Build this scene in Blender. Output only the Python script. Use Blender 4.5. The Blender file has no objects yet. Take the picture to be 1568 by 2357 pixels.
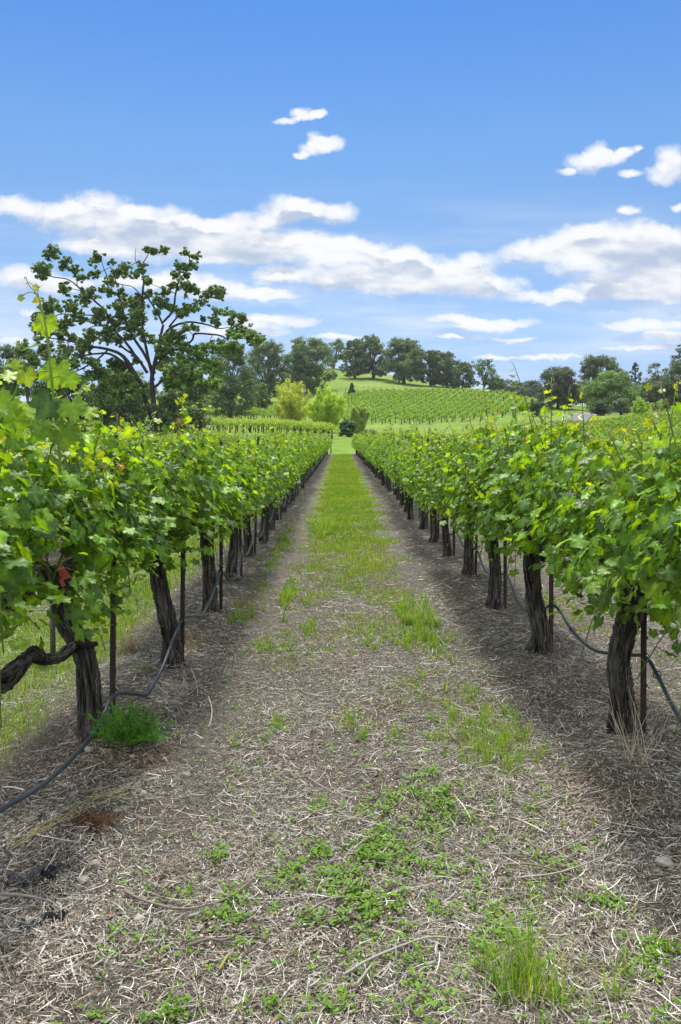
import bpy, math, random
import numpy as np
from mathutils import Vector

sc = bpy.context.scene
COL = sc.collection
F, H0, CX, HY = 1750.0, 1.65, 784.0, 1003.0      # focal length and horizon of the picture (1568 px wide), eye height

# ------------------------------------------------------------------ camera
cam_d = bpy.data.cameras.new('camera')
cam = bpy.data.objects.new('camera', cam_d); COL.objects.link(cam)
cam.location = (0, 0, H0); cam.rotation_euler = (math.radians(90), 0, 0)
cam_d.sensor_width = 36; cam_d.sensor_fit = 'AUTO'
cam_d.lens = 36 * F / 2356.0
cam_d.shift_y = -(1178 - HY) / 2356.0
cam_d.clip_start = 0.05; cam_d.clip_end = 6000
sc.camera = cam

# ------------------------------------------------------------------ exposure
sc.view_settings.view_transform = 'Standard'
sc.view_settings.look = 'None'
sc.view_settings.exposure = 1.2
sc.view_settings.gamma = 1
sc.render.engine = 'CYCLES'
sc.cycles.max_bounces = 8; sc.cycles.transmission_bounces = 6; sc.cycles.diffuse_bounces = 4

SUN_EL, SUN_AZ = math.radians(67), math.radians(-3)   # azimuth from +Y (view direction), towards -X
# ------------------------------------------------------------------ sun
sd = bpy.data.lights.new('sun', 'SUN'); sd.energy = 3.0; sd.angle = math.radians(10); sd.color = (1, .965, .9)
so = bpy.data.objects.new('sun', sd); COL.objects.link(so)
sdir = Vector((math.sin(SUN_AZ) * math.cos(SUN_EL), math.cos(SUN_AZ) * math.cos(SUN_EL), math.sin(SUN_EL)))
so.rotation_euler = sdir.to_track_quat('Z', 'Y').to_euler(); so.location = (0, 0, 50)

# ------------------------------------------------------------------ sky
def build_world():
    w = bpy.data.worlds.new('World'); sc.world = w; w.use_nodes = True
    nt = w.node_tree; nt.nodes.clear()
    N, L = nt.nodes, nt.links
    def math_(tree, op, a, b=None, c=None, clamp=False):
        n = tree.nodes.new('ShaderNodeMath'); n.operation = op; n.use_clamp = clamp
        for i, v in enumerate((a, b, c)):
            if v is None: continue
            if isinstance(v, (int, float)): n.inputs[i].default_value = v
            else: tree.links.new(v, n.inputs[i])
        return n.outputs[0]
    def vm(tree, op, a, b=None, c=None):
        n = tree.nodes.new('ShaderNodeVectorMath'); n.operation = op
        for i, v in enumerate((a, b, c)):
            if v is None: continue
            if isinstance(v, tuple): n.inputs[i].default_value = v
            else: tree.links.new(v, n.inputs[i])
        return n.outputs['Value'] if op in ('DOT_PRODUCT', 'LENGTH') else n.outputs['Vector']
    def noise(tree, vec, scale, detail=4, rough=.55):
        n = tree.nodes.new('ShaderNodeTexNoise'); n.inputs['Scale'].default_value = scale
        n.inputs['Detail'].default_value = detail; n.inputs['Roughness'].default_value = rough
        tree.links.new(vec, n.inputs['Vector']); return n
    def rng(tree, v, a, b, c=0, d=1, smooth=True):
        n = tree.nodes.new('ShaderNodeMapRange'); n.interpolation_type = 'SMOOTHSTEP' if smooth else 'LINEAR'
        tree.links.new(v, n.inputs[0])
        for i, q in enumerate((a, b, c, d)): n.inputs[i + 1].default_value = q
        return n.outputs[0]
    # cloud banks: centre x, y, half width, half height (picture units, turned into slopes of the view direction)
    B = [(20,472,70,30),(120,500,90,38),(230,486,115,50),(350,508,115,46),(450,532,110,40),(560,520,85,36),(655,485,60,52),
         (700,478,40,38),(765,492,66,36),(540,568,170,42),(380,568,210,42),(240,550,140,30),(700,572,160,45),(850,585,140,40),(950,610,100,42),
         (620,632,62,26),(750,635,130,30),(880,650,140,36),(1020,645,130,42),(1092,606,64,32),(1145,655,84,32),
         (1210,575,80,34),(1325,562,95,52),(1430,548,115,48),(1545,560,95,52),(1400,612,170,42),(1545,612,90,50),
         (1255,686,90,20),(1400,668,120,36),(1530,672,110,42),(50,640,100,36),(150,655,70,24),(500,672,150,30),(620,680,80,18),
         (420,640,90,26),(300,650,110,20),(620,740,140,18),(560,765,130,14),(1040,735,90,14),(1150,741,120,13),(1100,755,90,12),(1490,752,125,18),
         (1545,775,90,13),(1050,778,70,8),(1280,823,100,8),(1130,822,60,7),(780,778,90,10),(697,262,28,15),(662,279,38,9),(736,266,20,13),(716,274,30,9),(735,320,24,18),(766,332,32,22),(722,340,42,14),(688,354,28,8),
         (1370,346,32,26),(1342,372,54,26),(1402,362,50,22),(1298,393,28,10),(1448,352,36,11),(1480,343,12,8),(1552,366,36,36),(1532,404,42,26),(1458,398,34,10),(1446,484,30,15),(1558,478,24,14),(72,718,44,10),(40,782,70,9),
         (1480,802,120,9),(1180,780,60,7)]
    g = bpy.data.node_groups.new('cloud_density', 'ShaderNodeTree')
    g.interface.new_socket('P', in_out='INPUT', socket_type='NodeSocketVector')
    g.interface.new_socket('D', in_out='OUTPUT', socket_type='NodeSocketFloat')
    gi, go = g.nodes.new('NodeGroupInput'), g.nodes.new('NodeGroupOutput')
    P0 = gi.outputs[0]
    n1 = noise(g, P0, 9, 4); n2 = noise(g, P0, 34, 6, .62)
    P = vm(g, 'MULTIPLY_ADD', n1.outputs['Color'], (.05, .028, 0), P0)
    P = vm(g, 'MULTIPLY_ADD', n2.outputs['Color'], (.022, .017, 0), P)
    P = vm(g, 'SUBTRACT', P, (.036, .0225, 0))
    acc = None
    for (x, y, rx, ry) in B:
        u, v = (x - CX) / F, (HY - y) / F
        a, b = F / (rx * 1.12), F / (ry * 1.08)
        q = vm(g, 'MULTIPLY_ADD', P, (a, b, 0), (-u * a, -v * b, 0))
        d = vm(g, 'DOT_PRODUCT', q, q)
        f = math_(g, 'SUBTRACT', 1, d, clamp=True)
        acc = f if acc is None else math_(g, 'ADD', acc, f)
    n3 = noise(g, vm(g, 'MULTIPLY', P0, (.85, 1.15, 1)), 46, 9, .62)
    e = math_(g, 'MULTIPLY_ADD', n3.outputs['Fac'], 1.3, -.66)
    tot = math_(g, 'ADD', acc, e)
    dd = rng(g, tot, .03, 1.08)
    dd = math_(g, 'MULTIPLY', dd, rng(g, acc, 0.0, .10))
    g.links.new(dd, go.inputs[0])
    tc = N.new('ShaderNodeTexCoord')
    sx = N.new('ShaderNodeSeparateXYZ'); L.new(tc.outputs['Generated'], sx.inputs[0])
    dx, dy, dz = sx.outputs
    dyp = math_(nt, 'MAXIMUM', dy, .15)
    u = math_(nt, 'DIVIDE', dx, dyp); v = math_(nt, 'DIVIDE', dz, dyp)
    cv = N.new('ShaderNodeCombineXYZ'); L.new(u, cv.inputs[0]); L.new(v, cv.inputs[1])
    def dens(vec):
        n = N.new('ShaderNodeGroup'); n.node_tree = g; L.new(vec, n.inputs[0]); return n.outputs[0]
    D0 = dens(cv.outputs[0])
    D1 = dens(vm(nt, 'ADD', cv.outputs[0], (-.004, .017, 0)))
    fr = rng(nt, dy, .2, .45)
    D0 = math_(nt, 'MULTIPLY', D0, fr)
    # unseen fill clouds added over the rest of the sky, only where the picture's banks are not
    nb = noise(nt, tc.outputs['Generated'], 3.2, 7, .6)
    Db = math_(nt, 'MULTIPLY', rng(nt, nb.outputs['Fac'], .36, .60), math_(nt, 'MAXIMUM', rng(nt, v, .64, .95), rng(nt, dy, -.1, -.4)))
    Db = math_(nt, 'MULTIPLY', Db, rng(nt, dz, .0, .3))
    D = math_(nt, 'MAXIMUM', D0, Db)
    # brightness of a cloud: thin above = lit white, thick above = grey underside
    n4 = noise(nt, vm(nt, 'MULTIPLY', cv.outputs[0], (.6, 1.4, 1)), 17, 6, .55)
    sh = math_(nt, 'MULTIPLY', rng(nt, D1, .45, 1.0), rng(nt, n4.outputs['Fac'], .36, .64))
    cc = N.new('ShaderNodeMixRGB'); L.new(sh, cc.inputs[0])
    cc.inputs[1].default_value = (4.25, 4.28, 4.35, 1); cc.inputs[2].default_value = (2.2, 2.6, 3.3, 1)
    ov = N.new('ShaderNodeMixRGB'); L.new(Db, ov.inputs[0]); L.new(cc.outputs[0], ov.inputs[1]); ov.inputs[2].default_value = (13.0, 12.9, 12.6, 1)   # bright cloud overhead, out of view, added to raise the fill light
    sky = N.new('ShaderNodeTexSky'); sky.sky_type = 'NISHITA'; sky.sun_disc = False
    sky.sun_elevation = SUN_EL; sky.sun_rotation = SUN_AZ; sky.air_density = 1.0; sky.dust_density = .2; sky.ozone_density = 3.0; sky.altitude = 200
    tint = N.new('ShaderNodeMixRGB'); tint.blend_type = 'MULTIPLY'; tint.inputs[0].default_value = 1
    L.new(sky.outputs[0], tint.inputs[1])
    tc2 = N.new('ShaderNodeValToRGB'); L.new(dz, tc2.inputs[0]); els = tc2.color_ramp.elements
    els[0].position = 0; els[0].color = SKY_TINT[0][1]; els[1].position = SKY_TINT[-1][0]; els[1].color = SKY_TINT[-1][1]
    for p_, c_ in SKY_TINT[1:-1]: e_ = els.new(p_); e_.color = c_
    L.new(tc2.outputs[0], tint.inputs[2])
    nv = noise(nt, vm(nt, 'MULTIPLY', cv.outputs[0], (.5, 3.2, 1)), 6, 6, .6)     # thin veil low over the hills
    veil = math_(nt, 'MULTIPLY', math_(nt, 'MULTIPLY', rng(nt, nv.outputs['Fac'], .38, .72), rng(nt, v, .36, .16)), .55)
    D = math_(nt, 'MAXIMUM', D, veil)
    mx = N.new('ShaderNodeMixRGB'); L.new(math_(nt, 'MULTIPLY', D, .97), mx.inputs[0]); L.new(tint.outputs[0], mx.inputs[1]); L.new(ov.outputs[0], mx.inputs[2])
    bg = N.new('ShaderNodeBackground'); bg.inputs[1].default_value = .1; L.new(mx.outputs[0], bg.inputs[0])
    out = N.new('ShaderNodeOutputWorld'); L.new(bg.outputs[0], out.inputs[0])
    w.cycles.sampling_method = 'MANUAL'; w.cycles.sample_map_resolution = 512
SKY_TINT = [(0, (.30, .36, .56, 1)), (.07, (.36, .40, .56, 1)), (.14, (.47, .50, .57, 1)), (.26, (.45, .53, .59, 1)), (.36, (.40, .55, .65, 1)), (.5, (.27, .48, .70, 1)), (1, (.25, .46, .70, 1))]
build_world()

# ------------------------------------------------------------------ helpers
def smooth(a, b, x):
    t = np.clip((np.asarray(x, float) - a) / (b - a), 0, 1); return t * t * (3 - 2 * t)
def nrm(v): return v / (np.linalg.norm(v, axis=-1, keepdims=True) + 1e-9)

class MB:
    """collects triangles, quads and vertex colours, and links them as one mesh object"""
    def __init__(s): s.V = []; s.T = []; s.Q = []; s.C = []; s.n = 0
    def add(s, V, T=None, Q=None, C=None):
        V = np.asarray(V, float).reshape(-1, 3)
        if T is not None and len(T): s.T.append(np.asarray(T, int) + s.n)
        if Q is not None and len(Q): s.Q.append(np.asarray(Q, int) + s.n)
        C = np.ones((len(V), 3)) if C is None else np.broadcast_to(np.asarray(C, float), (len(V), 3))
        s.V.append(V); s.C.append(C); s.n += len(V)
    def mesh(s, name, mat, smooth_=True, color=True):
        me = bpy.data.meshes.new(name)
        V = np.concatenate(s.V); T = np.concatenate(s.T) if s.T else np.zeros((0, 3), int); Q = np.concatenate(s.Q) if s.Q else np.zeros((0, 4), int)
        me.vertices.add(len(V)); me.vertices.foreach_set('co', V.astype(np.float32).ravel())
        li = np.concatenate([T.ravel(), Q.ravel()]).astype(np.int32)
        me.loops.add(len(li)); me.loops.foreach_set('vertex_index', li)
        ls = np.concatenate([np.arange(len(T)) * 3, len(T) * 3 + np.arange(len(Q)) * 4]).astype(np.int32)
        me.polygons.add(len(ls)); me.polygons.foreach_set('loop_start', ls)
        me.polygons.foreach_set('use_smooth', np.full(len(ls), smooth_, bool))
        me.update(calc_edges=True)
        if color:
            ca = me.color_attributes.new('Col', 'FLOAT_COLOR', 'POINT')
            C = np.concatenate(s.C); ca.data.foreach_set('color', np.concatenate([C, np.ones((len(C), 1))], 1).astype(np.float32).ravel())
        if mat: me.materials.append(mat)
        return me
def link(name, me, parent=None):
    o = bpy.data.objects.new(name, me); COL.objects.link(o)
    if parent: o.parent = parent
    return o
def tag(o, label=None, cat=None, group=None, kind=None):
    for k, v in (('label', label), ('category', cat), ('group', group), ('kind', kind)):
        if v: o[k] = v
    return o
def empty(name, loc, rz=0, sc_=1):
    o = bpy.data.objects.new(name, None); COL.objects.link(o); o.location = loc; o.rotation_euler = (0, 0, rz)
    o.scale = (sc_,) * 3 if not isinstance(sc_, tuple) else sc_
    o.empty_display_size = .2; return o

def catmull(P, n):
    P = np.asarray(P, float); P = np.vstack([2 * P[0] - P[1], P, 2 * P[-1] - P[-2]])
    out = []
    segs = len(P) - 3
    for i in range(segs):
        t = np.linspace(0, 1, n, endpoint=(i == segs - 1))[:, None]
        a, b, c, d = P[i:i + 4]
        out.append(.5 * ((2 * b) + (-a + c) * t + (2 * a - 5 * b + 4 * c - d) * t ** 2 + (-a + 3 * b - 3 * c + d) * t ** 3))
    return np.vstack(out)
def tube(mb, P, R, seg=8, C=None, disp=None, cap=True):
    P = np.asarray(P, float); n = len(P); R = np.broadcast_to(np.asarray(R, float), (n,))
    T = nrm(np.gradient(P, axis=0))
    up = np.array([0, 0, 1.]) if abs(T[0, 2]) < .8 else np.array([0, 1., 0])
    S = np.zeros((n, 3)); s = nrm(np.cross(T[0], up)); 
    for i in range(n):
        s = s - T[i] * s.dot(T[i]); s = s / (np.linalg.norm(s) + 1e-9); S[i] = s
    Bn = np.cross(T, S)
    a = np.arange(seg) / seg * 2 * np.pi
    rr = R[:, None] * (1 if disp is None else 1 + disp)
    rr = np.broadcast_to(rr, (n, seg))
    V = P[:, None] + rr[..., None] * (np.cos(a)[None, :, None] * S[:, None] + np.sin(a)[None, :, None] * Bn[:, None])
    i, j = np.meshgrid(np.arange(n - 1), np.arange(seg), indexing='ij'); j2 = (j + 1) % seg
    Q = np.stack([i * seg + j, i * seg + j2, (i + 1) * seg + j2, (i + 1) * seg + j], -1).reshape(-1, 4)
    V = V.reshape(-1, 3); Tt = None
    if cap:
        V = np.vstack([V, P[0], P[-1]]); j = np.arange(seg); j2 = (j + 1) % seg
        Tt = np.vstack([np.stack([np.full(seg, n * seg), j2, j], 1), np.stack([np.full(seg, n * seg + 1), (n - 1) * seg + j, (n - 1) * seg + j2], 1)])
    mb.add(V, Tt, Q, C)
def box(mb, c, s, C=None):
    c = np.asarray(c, float); s = np.asarray(s, float) / 2
    V = np.array([[x, y, z] for z in (-1, 1) for y in (-1, 1) for x in (-1, 1)]) * s + c
    mb.add(V, None, [[0, 2, 3, 1], [4, 5, 7, 6], [0, 1, 5, 4], [2, 6, 7, 3], [0, 4, 6, 2], [1, 3, 7, 5]], C)
def frames(n, t):
    n = nrm(n); t = nrm(t - n * (t * n).sum(-1, keepdims=True)); return n, t, np.cross(t, n)
def scatter(mb, tv, tT, tQ, pos, n, t, scale, C, wt=None):
    """copies a flat template (verts tv, tris tT, quads tQ) onto pos with normal n, tip direction t"""
    n, t, s = frames(n, t); scale = np.asarray(scale, float).reshape(-1, 1, 1)
    V = pos[:, None] + scale * (tv[None, :, 0:1] * s[:, None] + tv[None, :, 1:2] * t[:, None] + tv[None, :, 2:3] * n[:, None])
    k = len(tv); off = (np.arange(len(pos)) * k)[:, None, None]
    T = (np.asarray(tT)[None] + off).reshape(-1, 3) if tT is not None else None
    Q = (np.asarray(tQ)[None] + off).reshape(-1, 4) if tQ is not None else None
    C = np.repeat(C, k, 0)
    if wt is not None: C = C * np.tile(wt, len(pos))[:, None]
    mb.add(V.reshape(-1, 3), T, Q, C)

# ------------------------------------------------------------------ materials
def new_mat(name):
    m = bpy.data.materials.new(name); m.use_nodes = True; m.node_tree.nodes.clear()
    return m, m.node_tree, m.node_tree.nodes, m.node_tree.links
def nd(N, t, **kw):
    n = N.new(t)
    for k, v in kw.items():
        if k.startswith('_'): setattr(n, k[1:], v)
        else: n.inputs[k.replace('__', ' ')].default_value = v
    return n
def leaf_mat(name, trans=.4, tcol=(1.9, 1.5, .45), rough=.45, nscale=30, spec=.4):
    m, nt, N, L = new_mat(name)
    a = nd(N, 'ShaderNodeVertexColor', _layer_name='Col')
    tc = N.new('ShaderNodeTexCoord'); no = nd(N, 'ShaderNodeTexNoise', Scale=nscale, Detail=3.0); L.new(tc.outputs['Object'], no.inputs['Vector'])
    mr = nd(N, 'ShaderNodeMapRange'); mr.inputs[1].default_value = .3; mr.inputs[2].default_value = .7; mr.inputs[3].default_value = .8; mr.inputs[4].default_value = 1.2
    L.new(no.outputs['Fac'], mr.inputs[0])
    mu = nd(N, 'ShaderNodeVectorMath', _operation='SCALE'); L.new(a.outputs['Color'], mu.inputs[0]); L.new(mr.outputs[0], mu.inputs['Scale'])
    p = nd(N, 'ShaderNodeBsdfPrincipled', Roughness=rough); p.inputs['Specular IOR Level'].default_value = spec
    L.new(mu.outputs[0], p.inputs['Base Color'])
    bp = nd(N, 'ShaderNodeBump', Strength=.35, Distance=.01); L.new(no.outputs['Fac'], bp.inputs['Height']); L.new(bp.outputs[0], p.inputs['Normal'])
    t = N.new('ShaderNodeBsdfTranslucent')
    mv = nd(N, 'ShaderNodeVectorMath', _operation='MULTIPLY'); L.new(mu.outputs[0], mv.inputs[0]); mv.inputs[1].default_value = tcol
    L.new(mv.outputs[0], t.inputs[0])
    mx = nd(N, 'ShaderNodeMixShader', Fac=trans); L.new(p.outputs[0], mx.inputs[1]); L.new(t.outputs[0], mx.inputs[2])
    o = N.new('ShaderNodeOutputMaterial'); L.new(mx.outputs[0], o.inputs[0]); return m
def vcol_mat(name, rough=.9, nscale=20, amt=.3, bump=.5, stretch=(1, 1, 1), bdist=.01, spec=.2):
    m, nt, N, L = new_mat(name)
    a = nd(N, 'ShaderNodeVertexColor', _layer_name='Col')
    tc = N.new('ShaderNodeTexCoord'); mp = N.new('ShaderNodeMapping'); mp.inputs['Scale'].default_value = stretch; L.new(tc.outputs['Object'], mp.inputs[0])
    no = nd(N, 'ShaderNodeTexNoise', Scale=nscale, Detail=6.0, Roughness=.65); L.new(mp.outputs[0], no.inputs['Vector'])
    mr = nd(N, 'ShaderNodeMapRange'); mr.inputs[1].default_value = .3; mr.inputs[2].default_value = .7; mr.inputs[3].default_value = 1 - amt; mr.inputs[4].default_value = 1 + amt
    L.new(no.outputs['Fac'], mr.inputs[0])
    mu = nd(N, 'ShaderNodeVectorMath', _operation='SCALE'); L.new(a.outputs['Color'], mu.inputs[0]); L.new(mr.outputs[0], mu.inputs['Scale'])
    p = nd(N, 'ShaderNodeBsdfPrincipled', Roughness=rough); p.inputs['Specular IOR Level'].default_value = spec
    L.new(mu.outputs[0], p.inputs['Base Color'])
    bp = nd(N, 'ShaderNodeBump', Strength=bump, Distance=bdist); L.new(no.outputs['Fac'], bp.inputs['Height']); L.new(bp.outputs[0], p.inputs['Normal'])
    o = N.new('ShaderNodeOutputMaterial'); L.new(p.outputs[0], o.inputs[0]); return m

M_vleaf = leaf_mat('vine_leaf', .5, (1.9, 1.5, .4), .42, 60, .35)
M_tleaf = leaf_mat('tree_leaf', .32, (1.5, 1.3, .6), .55, 1.5)
M_grass = leaf_mat('grass_blade', .4, (1.4, 1.3, .5), .6, 12, .2)
M_straw = vcol_mat('dry_straw', .8, 30, .2, .2)
M_bark = vcol_mat('vine_bark', .95, 16, .6, 1.0, (2.4, 2.4, .22), .012, .1)
M_tbark = vcol_mat('tree_bark', .95, 3, .4, .8, (1, 1, .3), .05, .1)
M_stem = vcol_mat('green_shoot', .6, 20, .15, .1)
M_metal = vcol_mat('rusty_steel', .75, 40, .4, .3, (1, 1, 1), .002, .35)
M_hose = vcol_mat('black_hose', .33, 60, .1, .05, (1, 1, 1), .001, .6)
M_paint = vcol_mat('white_paint', .5, 10, .05, .05)
M_stone = vcol_mat('stone', .9, 40, .25, .4)
M_cloth = vcol_mat('tape_plastic', .5, 30, .1, .1, spec=.4)

# ------------------------------------------------------------------ terrain
UX = np.array([-900, -300, 0, 250, 480, 640, 760, 850, 1000, 1150, 1250, 1350, 1450, 1568, 1900, 2500.])
def zy(y, Y): return H0 + (HY - np.asarray(y, float)) / F * Y
def zr(X): return np.interp(X, [-400, 6, 10, 14.6, 18.6, 22.6, 26.6, 31.4, 45, 70], [0, 0, .25, .75, 1.2, 1.6, 2.15, 2.85, 4.2, 5.0])
TY = np.array([74, 90, 100, 140, 170, 210, 300, 420, 900, 3000.])
TZ = np.array([
    zr((UX - CX) / F * 74),
    [1.9, 1.9, 1.9, 1.9, 1.9, 1.9, 1.55, 1.25, 1.5, 1.8, 2.2, 2.9, 3.4, 3.9, 5.0, 5.2],
    [2.9, 2.9, 2.7, 2.2, 2.15, 2.15, 1.9, 1.6, 2.1, 2.4, 2.8, 3.35, 3.9, 4.6, 5.2, 5.2],
    zy([950, 950, 950, 965, 974, 976, 985, 979, 978, 972, 965, 957, 956, 955, 955, 955], 140),
    zy([932, 932, 932, 945, 953, 953, 955, 946, 945, 942, 944, 945, 945, 945, 945, 945], 170),
    zy([925, 925, 925, 928, 929, 925, 913, 906, 905, 905, 917, 936, 938, 938, 938, 938], 210),
    zy([925, 925, 925, 918, 904, 872, 847, 855, 879, 905, 922, 930, 933, 935, 935, 935], 300),
    zy([932, 932, 930, 928, 925, 915, 905, 905, 910, 918, 925, 933, 935, 935, 935, 935], 420),
    zy([975] * 16, 900), [5.] * 16])
def terrain(X, Y):
    X = np.asarray(X, float); Y = np.asarray(Y, float); X, Y = np.broadcast_arrays(X, Y)
    near = zr(X)
    Yc = np.clip(Y, TY[0], TY[-1]); u = CX + X / Yc * F; u = np.clip(u, UX[0], UX[-1])
    iu = np.clip(np.searchsorted(UX, u) - 1, 0, len(UX) - 2); fu = (u - UX[iu]) / (UX[iu + 1] - UX[iu]); fu = fu * fu * (3 - 2 * fu) * .5 + fu * .5
    iy = np.clip(np.searchsorted(TY, Yc) - 1, 0, len(TY) - 2); fy = (Yc - TY[iy]) / (TY[iy + 1] - TY[iy])
    z = (TZ[iy, iu] * (1 - fu) + TZ[iy, iu + 1] * fu) * (1 - fy) + (TZ[iy + 1, iu] * (1 - fu) + TZ[iy + 1, iu + 1] * fu) * fy
    far = z + .12 * np.sin(X * .13 + 1) * np.sin(Y * .11) * smooth(80, 140, Y)
    m = smooth(70, 76, Y)
    # slight berm of mulch under the vine rows
    ph = (X - .1) / 2.68; ph = np.abs(ph - np.round(ph)) * 2
    berm = (.06 + .022 * np.sin(Y * 2.1 + X) + .014 * np.sin(Y * 5.3 - X * 4)) * smooth(.55, 1, ph) * (1 - smooth(60, 70, Y)) + .012 * np.sin(X * 3.1 + Y * 1.7) * np.sin(Y * 2.3 - X)
    return near * (1 - m) + far * m + berm * (1 - m)
def pt(x, y, z=0.0):
    """picture point on the flat near ground, as world X, Y"""
    Y = F * (H0 - z) / (y - HY); return (x - CX) / F * Y, Y
def at(x, Y): return (x - CX) / F * Y

ROWX = lambda k: (.1 + 1.34) + 2.68 * k            # k = 0 right row, -1 left row
def ground_mat():
    m, nt, N, L = new_mat('vineyard_ground')
    g = N.new('ShaderNodeNewGeometry'); s = N.new('ShaderNodeSeparateXYZ'); L.new(g.outputs['Position'], s.inputs[0])
    def M(op, a, b=None, c=None, clamp=False):
        n = N.new('ShaderNodeMath'); n.operation = op; n.use_clamp = clamp
        for i, v in enumerate((a, b, c)):
            if v is None: continue
            if isinstance(v, (int, float)): n.inputs[i].default_value = v
            else: L.new(v, n.inputs[i])
        return n.outputs[0]
    def R(v, a, b, c=0, d=1):
        n = N.new('ShaderNodeMapRange'); n.interpolation_type = 'SMOOTHSTEP'; L.new(v, n.inputs[0])
        for i, q in enumerate((a, b, c, d)): n.inputs[i + 1].default_value = q
        return n.outputs[0]
    def NZ(scale, det=6, rough=.6, dist=0):
        n = nd(N, 'ShaderNodeTexNoise', Scale=scale, Detail=float(det), Roughness=rough, Distortion=float(dist)); L.new(g.outputs['Position'], n.inputs['Vector']); return n.outputs['Fac']
    def MIX(f, a, b):
        n = N.new('ShaderNodeMixRGB')
        for i, v in enumerate((f, a, b)):
            if isinstance(v, (tuple, float)): n.inputs[i].default_value = v
            else: L.new(v, n.inputs[i])
        return n.outputs[0]
    X, Y, Z = s.outputs
    ph = M('PINGPONG', M('DIVIDE', M('SUBTRACT', X, .1), 2.68), .5)   # 0 mid alley, .5 under a row
    wob = M('MULTIPLY_ADD', NZ(1.6, 6, .7), .42, -.21)
    strip = R(M('ADD', ph, wob), .33, .20)
    strip = M('MULTIPLY', strip, M('MAXIMUM', R(Y, 8, 24), M('MULTIPLY', R(X, -1.3, -1.6), .75)))
    strip = M('MULTIPLY', strip, R(NZ(3.2, 6, .7), .36, .54, .25, 1))
    field = R(Y, 70, 73)
    green = M('MAXIMUM', strip, field)
    soil = MIX(R(NZ(28, 8, .7), .35, .65), (.022, .020, .016, 1), (.105, .097, .080, 1))
    soil = MIX(R(NZ(140, 4, .7), .45, .7, 0, .7), soil, (.34, .31, .265, 1))
    soil = MIX(R(NZ(1.7, 4), .5, .68, 0, .4), soil, (.085, .052, .036, 1))
    gr = MIX(R(NZ(.6, 6), .3, .7), (.095, .18, .02, 1), (.17, .27, .035, 1))
    gr = MIX(R(NZ(7, 6, .7), .35, .7, 0, .8), gr, (.10, .17, .02, 1))
    gf = MIX(R(NZ(.06, 7, .65), .35, .65), (.10, .165, .025, 1), (.16, .225, .04, 1))
    gf = MIX(R(NZ(.9, 6, .7), .45, .75, 0, .55), gf, (.07, .13, .02, 1))
    gr = MIX(R(Y, 70, 110), gr, gf)
    col = MIX(green, soil, gr)
    p = nd(N, 'ShaderNodeBsdfPrincipled', Roughness=.95); p.inputs['Specular IOR Level'].default_value = .1; L.new(col, p.inputs['Base Color'])
    bp = nd(N, 'ShaderNodeBump', Strength=.9, Distance=.03); L.new(NZ(60, 8, .7), bp.inputs['Height'])
    bp2 = nd(N, 'ShaderNodeBump', Strength=.7, Distance=.4); L.new(NZ(1.6, 6, .7), bp2.inputs['Height']); L.new(bp.outputs[0], bp2.inputs['Normal'])
    mixn = N.new('ShaderNodeMix'); mixn.data_type = 'VECTOR'; L.new(field, mixn.inputs[0]); L.new(bp.outputs[0], mixn.inputs[4]); L.new(bp2.outputs[0], mixn.inputs[5])
    L.new(mixn.outputs[1], p.inputs['Normal'])
    o = N.new('ShaderNodeOutputMaterial'); L.new(p.outputs[0], o.inputs[0]); return m
def build_ground():
    ys = np.concatenate([np.linspace(-60, 0, 12, endpoint=False), np.linspace(0, 12, 100, endpoint=False), np.linspace(12, 75, 130, endpoint=False),
                         np.linspace(75, 320, 150, endpoint=False), np.geomspace(320, 4000, 30)])
    t = np.linspace(-1, 1, 361); xs = np.sinh(t * 6.2) / np.sinh(6.2) * 2500 + t * 22
    XX, YY = np.meshgrid(xs, ys); ZZ = terrain(XX, YY)
    n, k = XX.shape; i, j = np.meshgrid(np.arange(n - 1), np.arange(k - 1), indexing='ij')
    Q = np.stack([i * k + j, i * k + j + 1, (i + 1) * k + j + 1, (i + 1) * k + j], -1).reshape(-1, 4)
    mb = MB(); mb.add(np.stack([XX, YY, ZZ], -1).reshape(-1, 3), None, Q)
    o = link('ground', mb.mesh('ground', ground_mat(), color=False)); tag(o, 'mulched vineyard ground rising to a green hill', 'ground', kind='structure')
build_ground()

# ------------------------------------------------------------------ road
def build_road():
    m = MB(); wl = MB()
    P = catmull([(at(1345, 96), 96), (at(1340, 110), 110), (at(1334, 124), 124), (at(1334, 138), 138), (at(1350, 150), 150), (at(1390, 158), 158), (at(1470, 163), 163), (at(1650, 166), 166)], 14)
    T = nrm(np.gradient(P, axis=0)); S = np.stack([T[:, 1], -T[:, 0]], 1)
    def ribbon(mb, a, b, dz, C):
        q = np.linspace(a, b, 5 if abs(b - a) > 1 else 2); V = []
        for p, s in zip(P, S):
            for w in q: x, y = p + s * w; V.append((x, y, w))
        V = np.array(V); V[:, 2] = terrain(V[:, 0], V[:, 1]) + dz
        k = len(q); i, j = np.meshgrid(np.arange(len(P) - 1), np.arange(k - 1), indexing='ij')
        mb.add(V, None, np.stack([i * k + j, i * k + j + 1, (i + 1) * k + j + 1, (i + 1) * k + j], -1).reshape(-1, 4), C)
    ribbon(m, -2.7, 2.7, .10, (.11, .11, .115))
    o = link('road', m.mesh('road', vcol_mat('asphalt', .85, 6, .12, .2))); tag(o, 'grey asphalt road bending to the right', 'road', kind='structure')
    ribbon(wl, -2.7, -2.55, .13, (.6, .6, .58)); ribbon(wl, 2.55, 2.7, .13, (.6, .6, .58)); ribbon(wl, -.12, .12, .13, (.6, .45, .12))
    l = link('road_marking', wl.mesh('road_marking', M_paint), o)
build_road()

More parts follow.
